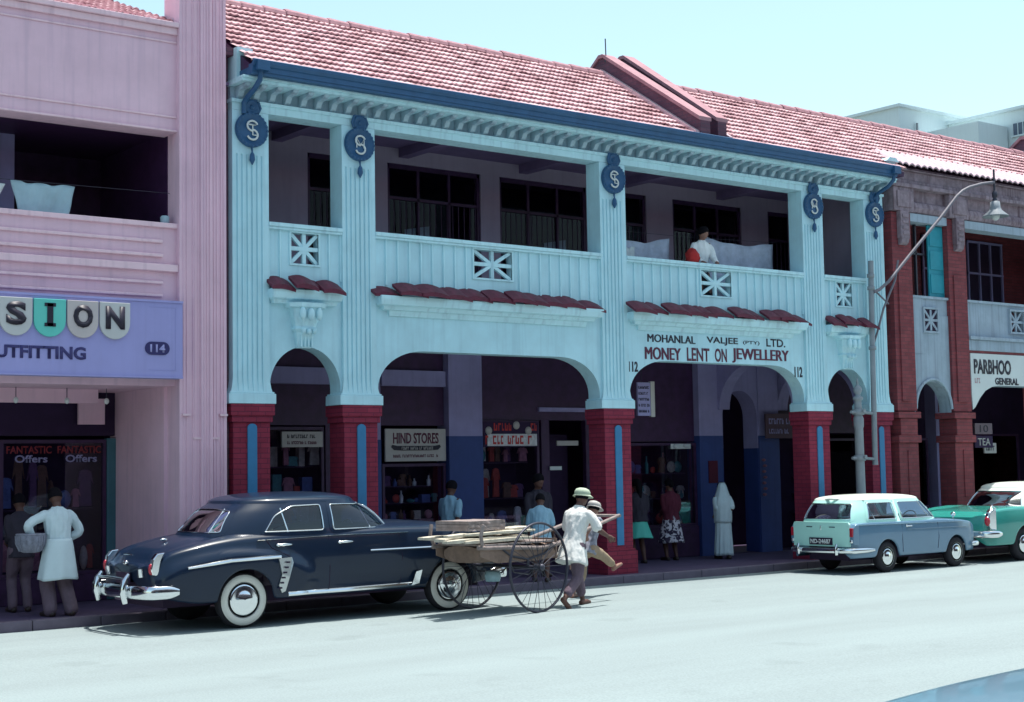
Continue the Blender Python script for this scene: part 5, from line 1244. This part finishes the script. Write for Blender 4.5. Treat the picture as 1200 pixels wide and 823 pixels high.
m = MB(); m.ell((-.10, -.40, .52), (.03, .05, .05)); m.ell((-.18, .4, .40), (.03, .06, .05)); C3.part(m, 'reversing_lamp', CHR)
bumper(C3, 4.85, 1, .86, .5, .3, .07); C3.seats((1.5, 2.4), .6, .45, 1.08)

# ---------------------------------------------------------- corner of a pale blue car on the near side of the street
sp = dict(sp, wheels=(1.05, 3.75), zc=[(0, .90), (.1, .97), (.6, 1.0), (1.3, 1.01), (3, 1.01), (3.6, .995), (4.2, .96), (4.55, .91), (4.7, .84)])
C4 = Car('saloon_car', 'pale blue saloon of which only the bonnet edge shows in the bottom right corner', (9.52, -16.22, .005), pi, LBL, sp); C4.body()
C4.greenhouse(LBL, LBL, W3, CGLASS, CHR)
for sg in (-1, 1):
    for x in (1.05, 3.75): C4.wheel(x, sg, .55, False)
bumper(C4, 4.85, 1, .86, .5, .3, .07); bumper(C4, -.14, -1, .86, .55, .36, .07); C4.seats((1.5, 2.4), .6, .45, 1.08)
m = MB(); m.tube([(3.42, .5, 1.08), (3.3, .3, 1.16), (3.22, .15, 1.22)], .008, 5); C4.part(m, 'wiper', BLACK)

# ================================================================== PEOPLE
def crease(me, amp=.011):
    """folds in cloth: push the surface along its normal by stretched noise"""
    co = [v.co.copy() for v in me.vertices]; no = [v.normal.copy() for v in me.vertices]
    for v, c, n in zip(me.vertices, co, no):
        q = Vector((c.x*11, c.y*11, c.z*4.5)); d = noise.noise(q)*amp + noise.noise(q*2.3 + Vector((5, 1, 3)))*amp*.5
        v.co = c + n*d
    me.update(); return me
def ik(a, b, l1, l2, bend):
    a = Vector(a); b = Vector(b); d = b-a; L = min(d.length, (l1+l2)*.998); d.normalize(); b = a+d*L
    x = (l1*l1-l2*l2+L*L)/(2*L); h = sqrt(max(0, l1*l1-x*x)); bv = Vector(bend); bv = (bv-d*bv.dot(d)); bv.normalize()
    return a+d*x+bv*h, b
def cpath(P, k=5):
    out = []; n = len(P)
    for i in range(n-1):
        for j in range(k): out.append(tuple(sinterp([(q, P[q][d]) for q in range(n)], i+j/k) for d in range(len(P[0]))))
    out.append(P[-1]); return out
def limb(mb, P, k=5, n=10):
    Q = cpath(P, k); mb.tube([q[:3] for q in Q], [q[3] for q in Q], n)
    for q in (P[0], P[-1]): mb.ell(q[:3], (q[3],)*3, 10, 6)
def person(label, loc, rz, H=1.68, lean=0., hip=.52, feet=None, hands=None, head=(0, 0), knees=(0, 1, 0), elbows=(0, -1, -.2), skin=SKIN, hair='short', outfit=(), vox=.011, heel=(0, 0), group=None, twist=0, elb=None):
    """y forward, x to the right; outfit is a list of (kind, material, options)"""
    t = thing('person', label, 'person', loc, rz, group)
    R = Matrix.Rotation(-lean, 4, 'X'); hp = Vector((0, 0, hip*H))
    def T(x, y, z): return hp + R @ Vector((x*H, y*H, z*H))       # torso space measured from the hips
    sh = [T(-.108, 0, .285), T(.108, 0, .285)]; hj = [T(-.052, 0, -.01), T(.052, 0, -.01)]
    feet = feet or [(-.1, 0, 0), (.1, 0, 0)]; hands = hands or [(-.2, .05, .75), (.2, .05, .75)]
    b = MB(); legs = []; arms = []
    rg = []
    for z, rx, ry, oy in ((-.07, .03, .03, 0), (-.06, .082, .062, 0), (0, .098, .07, -.005), (.07, .086, .060, 0), (.12, .078, .056, 0), (.2, .096, .066, .005), (.25, .098, .058, 0), (.28, .076, .044, 0), (.305, .042, .034, .0), (.335, .033, .033, .003), (.37, .031, .031, .012)):
        rg.append([T(rx*cos(a*pi/8), oy+ry*sin(a*pi/8), z) for a in range(16)])
    b.rings(rg, True, True)
    hz = head[0]; nd = head[1]; hc = T(0, .022, .402); HM = Matrix.Translation(hc) @ Matrix.Rotation(-lean*.3-nd, 4, 'X') @ Matrix.Rotation(hz, 4, 'Z')
    def hd(x, y, z): return HM @ Vector((x*H, y*H, z*H))
    hm = MB(); hm.ell((0,0,.008*H), (.049*H, .060*H, .065*H), 16, 12); hm.ell((0, .012*H, -.028*H), (.035*H, .042*H, .038*H), 12, 8)
    hm.tube([(0, .05*H, .006*H), (0, .062*H, -.012*H), (0, .052*H, -.018*H)], [.005*H, .0085*H, .006*H], 6)
    for s_ in (-1, 1): hm.ell((s_*.046*H, -.002*H, -.004*H), (.006*H, .011*H, .018*H), 8, 6); hm.ell((s_*.018*H, .046*H, .016*H), (.012*H, .01*H, .006*H), 6, 4)
    hm.ell((0, .048*H, -.034*H), (.014*H, .008*H, .005*H), 8, 4); hm.xform(HM); b.v and None
    o = len(b.v); b.v += hm.v; b.f += [tuple(i+o for i in f) for f in hm.f]; b.sm += hm.sm
    for i in (0, 1):
        s_ = (-1, 1)[i]; f = Vector(feet[i]); an = f + Vector((0, -.045*H*0, .045*H)); kn, an = ik(hj[i], an, .245*H, .245*H, knees if not isinstance(knees[0], tuple) else knees[i])
        limb(b, [(*hj[i], .058*H), (*(hj[i].lerp(kn, .5)), .05*H), (*kn, .034*H), (*(kn.lerp(an, .35)), .034*H), (*an, .02*H)])
        hl = heel[i]; fd = Vector((s_*.15, cos(hl), -sin(hl))).normalized(); toe = an + fd*.115*H + Vector((0, 0, -.028*H*cos(hl)))
        bk = an - fd*.025*H - Vector((0, 0, .022*H)); limb(b, [(*bk, .022*H), (*(an.lerp(toe, .45)+Vector((0,0,-.008*H))), .022*H), (*toe, .016*H)])
        legs.append((hj[i], kn, an, toe, bk))
        e_ = elb[i] if elb else elbows
        el, ha = ik(sh[i], Vector(hands[i]), .172*H, .15*H, e_)
        limb(b, [(*(sh[i]+Vector((-s_*.012*H, 0, -.012*H))), .029*H), (*(sh[i].lerp(el, .5)), .026*H), (*el, .023*H), (*(el.lerp(ha, .3)), .023*H), (*ha, .015*H)])
        d = (ha-el).normalized(); sd_ = d.cross(Vector((0, 0, 1))); sd_ = sd_.normalized() if sd_.length > .1 else Vector((1, 0, 0)); pn = sd_.cross(d)
        pc = ha + d*.035*H; b.tube([ha, pc, ha+d*.062*H], [.017*H, .024*H, .022*H], 10)
        for k in range(4):
            r0 = ha + d*.058*H + pn*(k-1.5)*.0115*H; ln = (.040, .046, .043, .034)[k]*H; cu = sd_*(.015*H)
            b.tube([r0, r0+d*ln*.55+cu*.3, r0+d*ln*.85+cu*1.2], [.0068*H, .006*H, .005*H], 6)
        b.tube([ha+d*.015*H-pn*.018*H, ha+d*.035*H-pn*.034*H, ha+d*.055*H-pn*.036*H+sd_*.008*H], [.009*H, .0075*H, .006*H], 6)
        arms.append((sh[i], el, ha))
    me = remesh(b, vox); bo = meshobj('body', me, skin, t)
    # hair
    if hair:
        m = MB(); n = 20; rg = []
        for k in range(9):
            u = k/8*(1.0); tt = pi/2 - u*pi*.62
            rg.append([Vector((.055*H*cos(tt)*cos(2*pi*a/n), (.066*H*cos(tt)*sin(2*pi*a/n)) - .004*H, .012*H + .070*H*sin(tt) + (.03*H*max(0, sin(2*pi*a/n))*u))) for a in range(n)])
        m.rings(rg, False, True); 
        if hair == 'bun': m.ell((0, -.07*H, -.01*H), (.03*H, .028*H, .03*H))
        if hair == 'long': m.tube([(0, -.045*H, .02*H), (0, -.062*H, -.05*H), (0, -.06*H, -.13*H), (0, -.06*H, -.2*H)], [.04*H, .038*H, .026*H, .01*H], 10)
        m.xform(HM); m.build('hair', HAIR, t)
    for kind, mm, op in outfit:
        m = MB()
        if kind == 'shirt':       # body of the shirt plus short or long sleeves
            z0 = op.get('z0', -.07); fl = op.get('flare', 1.0); rg = []
            for z, rx, ry in ((z0, .112*fl, .09*fl), (z0+.03, .110*fl, .086*fl), (.03, .104, .082), (.1, .096, .078), (.18, .106, .08), (.235, .116, .078), (.27, .110, .068), (.295, .09, .058), (.314, .056, .046), (.328, .043, .040)):
                rg.append([T((rx+.005*sin(a*3.1+z*30))*cos(a*pi/12), (ry+.006*sin(a*2.3+z*22))*sin(a*pi/12), z) for a in range(24)])
            m.rings(rg, True, True)
            sl = op.get('sleeve', .5)
            for (s0, el, ha) in arms:
                if sl <= .5: limb(m, [(*(s0+Vector((-.016*H*(1 if s0.x > 0 else -1), 0, -.022*H))), .039*H), (*(s0.lerp(el, .5)), .040*H), (*(s0.lerp(el, min(1, sl*1.7))), .044*H)])
                else: limb(m, [(*(s0+Vector((-.016*H*(1 if s0.x > 0 else -1), 0, -.022*H))), .039*H), (*(s0.lerp(el, .5)), .038*H), (*el, .035*H), (*(el.lerp(ha, .5)), .032*H), (*(el.lerp(ha, .9)), .028*H)])
            meshobj(op.get('name', 'shirt'), crease(remesh(m, vox)), mm, t)
        elif kind in ('trousers', 'shorts'):
            rg = [[T(rx*cos(a*pi/10), ry*sin(a*pi/10), z) for a in range(20)] for z, rx, ry in ((-.085, .06, .05), (-.05, .098, .072), (0, .097, .070), (.06, .088, .062), (.075, .09, .068))]
            m.rings(rg, True, True); w_ = op.get('w', 1)
            for (h_, kn, an, toe, bk) in legs:
                if kind == 'shorts': limb(m, [(*h_, .066*H), (*(h_.lerp(kn, .5)), .060*H), (*(h_.lerp(kn, .95)), .056*H)])
                else: limb(m, [(*h_, .066*H), (*(h_.lerp(kn, .5)), .058*H), (*kn, .046*H*w_), (*(kn.lerp(an, .5)), .042*H*w_), (*(kn.lerp(an, op.get('len', .97))), .040*H*w_)])
            meshobj(kind, crease(remesh(m, vox), .007), mm, t)
        elif kind == 'shoes':
            for (h_, kn, an, toe, bk) in legs:
                m = MB(); limb(m, [(*(bk+Vector((0,0,-.003*H))), .027*H), (*(an.lerp(toe, .5)+Vector((0,0,-.01*H))), .026*H), (*toe, .021*H)]); meshobj('shoe', remesh(m, .009), mm, t)
        elif kind in ('coat', 'skirt', 'drape'):
            z1, z0 = op['z']; r0, r1 = op['r']; rg = []; K = 14; N = 48; fold = op.get('fold', .02); nf = op.get('nf', 9); oy = op.get('oy', 0); sway = op.get('sway', 0)
            for k in range(K+1):
                q = k/K; z = z1+(z0-z1)*q; rad = r0+(r1-r0)*(q**op.get('p', 1)); rg.append([Vector(((rad*(1+fold*q*2.2*sin(nf*a*2*pi/N+1.3*q)))*H*cos(2*pi*a/N)*1.0 + sway*q*H, (rad*.8*(1+fold*q*2.2*sin(nf*a*2*pi/N+1.3*q+.7)))*H*sin(2*pi*a/N) + oy*q*H, z*H + .006*H*sin(3*a*2*pi/N)*q)) for a in range(N)])
            top = Vector((0, 0, 0)); m.rings(rg, False, True); m.build(op.get('name', kind), mm, t, solid=.008)
        elif kind == 'veil':      # cloth over head and back
            m = MB(); N = 24; rg = []
            for k in range(16):
                q = k/15; z = .99-.52*q; rad = (.03 + .040*min(1, q*5)**.6 if q < .2 else .070 + .055*min(1, (q-.2)*3.2) - .03*max(0, q-.5)); rg.append([Vector((rad*H*cos(pi*(.92+1.16*a/N)) * (1 + .07*sin(a*1.9+q*6)), (rad*.95*H*sin(pi*(.92+1.16*a/N)))*(1+.04*sin(a*1.1)) + .012*H, z*H)) for a in range(N+1)])
            m.rings(rg, False, True, False); m.build('veil', mm, t, solid=.008)
        elif kind == 'cap':
            m = MB(); rg = []; n = 24
            for z, r_, in ((.018, .058), (.03, .064), (.05, .063), (.068, .052), (.078, .03), (.08, .004)): rg.append([Vector((r_*H*1.0*cos(2*pi*a/n), r_*H*1.15*sin(2*pi*a/n)-.004*H, z*H)) for a in range(n)])
            m.rings(rg, True, True)
            br = op.get('brim', 1)
            rg = [[Vector((r_*cos(2*pi*a/n)*H, r_*1.15*sin(2*pi*a/n)*H + (.014*H if br == 1 else 0), z*H)) for a in range(n)] for r_, z in ((.056, .03), (.07, .022), (.084 if br else .06, .012), (.082, .008), (.056, .02))]
            m.rings(rg, True, True); m.xform(HM); m.build('cap', mm, t)
    return t

# the barefoot handcart puller, seen from behind at his right, walking away between the shafts
person('barefoot man in pale green cap and loose white shirt walking between the handcart shafts', (13.86, -3.08, .0), radians(-78), 1.74, .27, .50,
    feet=[(-.12, .34, .0), (.12, -.38, .07)], hands=[(-.28, .46, 1.0), (.27, .46, .98)], knees=(0, 1, 0), elb=[(-.5, -1, -.6), (.5, -1, -.5)], head=(.2, .1), heel=(0, .9), vox=.009,
    outfit=[('shirt', SHIRTW, dict(z0=-.15, flare=1.28, sleeve=.5)), ('trousers', BROWNC, dict(len=.72, w=1.0)), ('cap', CAPG, dict(brim=1))])
person('second man beyond the puller in beige cap, one pale leg kicked forward', (15.05, -1.95, .0), radians(-70), 1.58, .38, .47,
    feet=[(-.1, -.25, .0), (.1, .78, .33)], hands=[(-.22, .25, .8), (.12, -.18, .95)], knees=(0, 1, 0), head=(0, .25), heel=(0, -.35), skin=SKIN2,
    outfit=[('shirt', STRP, dict(z0=-.06, sleeve=.5)), ('trousers', KHAKI, dict(len=.72)), ('cap', CREAM, dict(brim=1))])
# man in the long white coat with the basket
person('man in long white coat and brown trousers with his back turned outside the pink shop', (7.56, -.02, .13), radians(4), 1.70, .10, .52,
    feet=[(-.10, .02, 0), (.16, -.05, 0)], hands=[(-.30, .10, .98), (.14, .16, .96)], elb=[(-1, -.3, 0), (1, -.3, -.3)], head=(-.4, .35), skin=SKIN, vox=.009,
    outfit=[('shirt', COATW, dict(z0=-.06, sleeve=.9, name='coat_top')), ('coat', COATW, dict(z=(.60, .285), r=(.100, .155), fold=.025, nf=7, name='coat_skirt', p=.8)), ('trousers', BROWNC, dict(w=1.35)), ('shoes', LEATH, {})])
BK = thing('basket', 'round grey woven basket held under the left arm of the white coated man', 'basket', (7.2, .02, .98))
m = MB(); m.lathe([(.10, 0), (.14, .02), (.185, .12), (.19, .22), (.175, .24), (.14, .24), (.02, .25)], (0, 0, 0), 'z', 22); m.build('bowl', BAG, BK)
m = MB()
for k in range(14):
    a = 2*pi*k/14; m.tube([(.145*cos(a), .145*sin(a), .02), (.19*cos(a), .19*sin(a), .12), (.195*cos(a), .195*sin(a), .22)], .008, 5)
m.build('rib', BAG, BK)
m = MB(); m.tube([(.18*cos(2*pi*k/24), .18*sin(2*pi*k/24), .235) for k in range(25)], .014, 6); m.build('rim', BAG, BK)
person('dark clothed figure facing the pink shop window beyond the basket', (7.42, 1.0, .13), radians(-6), 1.62, .12, .52, hands=[(-.12, .25, .95), (.14, .25, .95)], head=(0, .2),
    outfit=[('shirt', DARKC, dict(sleeve=.9)), ('trousers', BROWNC, {}), ('shoes', LEATH, {})])
# people under the arcade
person('man in pale blue shirt passing the blue pillar behind the loaded cart', (14.6, 1.0, .13), radians(-70), 1.66, .05, .52, feet=[(-.08, .2, 0), (.08, -.2, .02)], hands=[(-.2, .2, .8), (.22, -.1, .8)], head=(0, .2),
    outfit=[('shirt', LBC, dict(sleeve=.5)), ('trousers', DARKC, {}), ('shoes', LEATH, {})])
person('man in black suit with white collar standing in front of the clothes shop window', (16.2, .65, .13), radians(160), 1.74, 0, .52, hands=[(-.16, .16, .85), (.18, .1, .8)], head=(.3, .1),
    outfit=[('shirt', DARKC, dict(z0=-.12, sleeve=.9, name='jacket')), ('trousers', DARKC, {}), ('shoes', LEATH, {}), ('drape', WHITE, dict(z=(.842, .80), r=(.040, .046), fold=0, name='collar'))])
person('figure in a light blue smock half hidden behind the cart puller', (15.5, -.28, .13), radians(-40), 1.50, .35, .50, hands=[(-.2, .3, .75), (.2, .3, .75)], head=(0, .3),
    outfit=[('shirt', LBC, dict(z0=-.05, sleeve=.5)), ('coat', LBC, dict(z=(.58, .34), r=(.1, .14), name='smock')), ('shoes', LEATH, {})])
person('woman wrapped in a white sari walking into the arcade by the arched doorway', (21.5, 1.5, .13), radians(-25), 1.50, .04, .52, feet=[(-.05, .12, 0), (.07, -.1, 0)], hands=[(-.12, .14, .85), (.14, .12, .9)], head=(0, .15), vox=.011,
    outfit=[('drape', COATW, dict(z=(.60, .05), r=(.098, .115), fold=.06, nf=11, name='sari_skirt')), ('shirt', COATW, dict(sleeve=.5, z0=-.05, name='sari_bodice')), ('veil', COATW, {}), ('shoes', LEATH, {})])
person('woman in maroon blouse and black and white printed skirt at the money lender window', (20.57, 2.0, .13), radians(-20), 1.58, .03, .52, hands=[(-.12, .2, .9), (.14, .18, .9)], head=(0, .15), hair='bun',
    outfit=[('shirt', MARC, dict(sleeve=.9, z0=-.03)), ('skirt', PAT, dict(z=(.56, .22), r=(.085, .165), fold=.03, nf=8, p=.8)), ('shoes', LEATH, {})])
person('figure in dark top and short turquoise skirt beside the middle brick pier', (19.55, 1.8, .13), radians(-20), 1.60, .03, .52, hands=[(-.15, .2, .9), (.14, .18, .9)], head=(0, .15), hair='long',
    outfit=[('shirt', DARKC, dict(sleeve=.9, z0=-.03)), ('skirt', TURQ, dict(z=(.52, .30), r=(.085, .17), fold=.02)), ('shoes', LEATH, {})])
# woman leaning on the verandah rail with a red cloth
person('dark haired woman in white blouse leaning on the cyan verandah rail', (20.06, .50, 4.76), radians(170), 1.66, .14, .52, hands=[(-.12, .36, .95), (.20, .34, .95)], elb=[(-.5, -.6, -.6), (.5, -.6, -.6)], head=(.5, .1), skin=SKIN2, hair='long', vox=.009,
    outfit=[('shirt', mat('white_blouse', (.78, .80, .80), .85, var=.04), dict(sleeve=.6, z0=-.04)), ('skirt', DARKC, dict(z=(.54, .06), r=(.09, .16), fold=.03))])
m = MB()
rnd = random.Random(4); rg = []
for k in range(9):
    t_ = -pi/2 + pi*k/8; rg.append([Vector((.15*cos(t_)*cos(a*pi/8)*(1+.22*sin(a*2.6+k*1.7)), .10*cos(t_)*sin(a*pi/8)*(1+.2*sin(a*3+k)), .16*sin(t_)*(1+.15*sin(a*1.3)))) for a in range(16)])
m.rings(rg, True, True); o = tag(m.build('bundle', REDC), 'bunched red cloth on the verandah rail beside the woman in white', 'cloth'); o.location = (19.50, .12, 5.76)

# ================================================================== THE HANDCART
HC = thing('handcart', 'two wheeled handcart with tall spoked wheels and long shafts, loaded with timber', 'handcart', (12.87, -2.78, .005), radians(11))
HW = .62; WR = .615
for sy in (-1, 1):
    m = MB(); m.lathe([(WR-.03, -.018), (WR-.006, -.02), (WR, -.012), (WR, .012), (WR-.006, .02), (WR-.03, .018)], (0,0,0), 'y', 56)
    m2 = MB(); rg = [[Vector(((WR-.03+.015+.017*cos(q*pi/4))*cos(2*pi*k/56), .02*sin(q*pi/4), (WR-.015+.017*cos(q*pi/4))*sin(2*pi*k/56))) for q in range(8)] for k in range(57)]
    m2.rings(rg, False, True); w_ = m2.build('wheel', DST, HC); w_.location = (0, sy*HW, WR)
    for k in range(28):
        a = 2*pi*k/28; s_ = MB(); s_.tube([(.045*cos(a+.2*(-1)**k), (.035 if k % 2 else -.035), .045*sin(a+.2*(-1)**k)), ((WR-.025)*cos(a), 0, (WR-.025)*sin(a))], .0042, 5); s_.build('spoke', DST, w_)
    m = MB(); m.lathe([(.02, -.08), (.045, -.07), (.05, -.04), (.03, -.02), (.03, .02), (.05, .04), (.045, .07), (.02, .08)], (0,0,0), 'y', 16); m.build('hub', DST, w_)
m = MB(); m.tube([(0, -HW, WR), (0, HW, WR)], .022, 8); m.build('axle', DST, HC)
for sy in (-1, 1):
    y = sy*.42
    m = MB(); m.tube([(-1.0, y, .92), (-.4, y, .90), (.3, y, .86), (.9, y*.9, .93), (1.5, y*.75, 1.08), (2.24, y*.7, 1.24)], [.03, .034, .034, .032, .028, .026], 8); m.build('shaft', WOODG, HC)
    m = MB(); m.tube([(-.55, y, .90), (-.35, y, .78), (0, y, .72), (.35, y, .78), (.55, y, .88)], .016, 6); m.build('leaf_spring', DST, HC); m = MB(); m.tube([(0, y, .72), (0, y, WR)], .02, 6); m.build('spring_hanger', DST, HC)
    m = MB(); m.tube([(-.5, y, .9), (-.2, y*.8, .55), (.2, y*.6, .50), (.75, y*.7, .82)], .012, 6); m.build('stay', DST, HC)
m = MB(); m.tube([(2.22, -.33, 1.235), (2.22, .33, 1.235)], .022, 8); m.build('crossbar', WOODG, HC)
for k in range(6):
    m = MB(); x = -.88+.24*k; m.box(x, x+.225, -.44, .44, .935, .96); m.build('bed_board', WOODG, HC)
for sy in (-1, 1):
    m = MB(); m.prism([(-.95, .90), (.55, .86), (.66, .72), (.2, .69), (-.62, .70), (-.95, .80)], sy*.40-.012, sy*.40+.012); m.build('side_board', SACK, HC)
m = MB(); m.box(.60, .63, -.42, .42, .70, .98); m.build('dash_board', SACK, HC)
m = MB(); m.tube([(-.95, -.45, .95), (-1.0, -.47, 1.08), (-.96, -.48, 1.22)], .025, 8); m.build('stake', WOODG, HC)
m = MB(); m.tube([(-.95, .45, .95), (-1.0, .47, 1.08), (-.96, .48, 1.22)], .025, 8); m.build('stake', WOODG, HC)
# the load
def onCart(x, y, z): return HC.matrix_basis @ Vector((x, y, z)) if False else Matrix.Translation(HC.location) @ Matrix.Rotation(radians(11), 4, 'Z') @ Vector((x, y, z))
rnd = random.Random(12); labs = ['longest pale plank jutting from the tail of the cart load', 'pale plank on the near side of the cart load', 'split pale timber lying in the middle of the cart load', 'pale timber with a ragged end on the cart load', 'thin lath on top of the near planks', 'pale plank on the far side of the cart load', 'short pale block end at the front of the load', 'crooked pole along the near edge of the load']
for k, (x0, x1, y, z, w_, h_) in enumerate(((-1.75, .1, -.30, 1.02, .14, .05), (-1.62, .18, -.10, 1.03, .16, .055), (-1.5, .05, .12, 1.02, .13, .06), (-1.68, -.1, -.22, 1.085, .12, .05), (-1.4, .22, -.33, 1.10, .07, .035), (-1.55, .15, .32, 1.04, .15, .05), (-.5, .3, -.12, 1.115, .2, .075), (-1.45, .1, -.40, 1.0, .05, .045))):
    a = Vector(onCart(x0+.24, y+rnd.uniform(-.03,.03), z)); b = Vector(onCart(x1, y+rnd.uniform(-.03,.03), z+rnd.uniform(-.0,.02))); m = MB()
    c = (a+b)/2; a -= c; b -= c; pts = []; rg = []
    d = (b-a).normalized(); sx = d.cross(Vector((0,0,1))).normalized()
    for q in range(9):
        p = a.lerp(b, q/8) + Vector((0, 0, rnd.uniform(-.006, .006))); e = 1 - .25*(q in (0, 8))
        ww = w_/2*e*rnd.uniform(.9, 1.08); hh = h_/2*e*rnd.uniform(.88, 1.1)
        rg.append([p+sx*ww+Vector((0,0,hh*.7)), p+sx*ww*.8+Vector((0,0,hh)), p-sx*ww*.8+Vector((0,0,hh)), p-sx*ww+Vector((0,0,hh*.7)), p-sx*ww-Vector((0,0,hh)), p+sx*ww-Vector((0,0,hh))])
    m.rings(rg, True, False); o = tag(m.build('timber', WOODP), labs[k], 'timber', 'timbers loaded on the handcart'); o.location = c
GS = thing('grey_bundle', 'grey flat stack of rough boards on top of the pale timber load', 'bundle', tuple(onCart(-.70, 0, 1.14)), radians(11))
for k in range(3):
    m = MB(); rg = []
    for q in range(12):
        x = -.36 + .74*q/11; rg.append([Vector((x, -.30+rnd.uniform(-.01,.01), .045*k)), Vector((x, .30+rnd.uniform(-.01,.01), .045*k)), Vector((x, .30, .042+.045*k+rnd.uniform(-.003,.003))), Vector((x, -.30+rnd.uniform(-.012,.012), .042+.045*k+rnd.uniform(-.003,.003)))])
    m.rings(rg, True, False); m.build('board', WOODG, GS)
m = MB(); rg = []
for k in range(11):
    q = k/10; x = -.85 + 1.5*q; rg.append([Vector((x, -.47*1.0*(1+.03*sin(k*2+a)) if False else .36*cos(a*pi/8)*(1+.04*sin(a+k)), .12*sin(a*pi/8)*(1+.1*sin(k*1.3+a)))) for a in range(16)])
m.rings(rg, True, True); m.v = [tuple(onCart(x, y, z+.82)) for x, y, z in m.v]
tag(m.build('sack_bundle', SACK), 'brown sacking roll slung in the bed below the timber of the handcart', 'sack')
m = MB(); m.tube([tuple(onCart(.95, -.36, .95)), tuple(onCart(.96, -.40, .75)), tuple(onCart(.95, -.39, .52))], [.012, .014, .01], 6)
tag(m.build('hanging_strap', mat('pale_strap', (.55, .32, .28), .8)), 'pale strap hanging from the near shaft beside the puller', 'strap')
m = MB(); m.lathe([(.02, -.01), (.10, -.01), (.115, .06), (.10, .13), (.02, .14)], (0,0,0), 'z', 16); o = tag(m.build('tin', mat('pale_blue_tin', (.35, .52, .58), .5)), 'pale blue tin slung under the bed of the handcart', 'tin'); o.location = onCart(-.15, .1, .42)
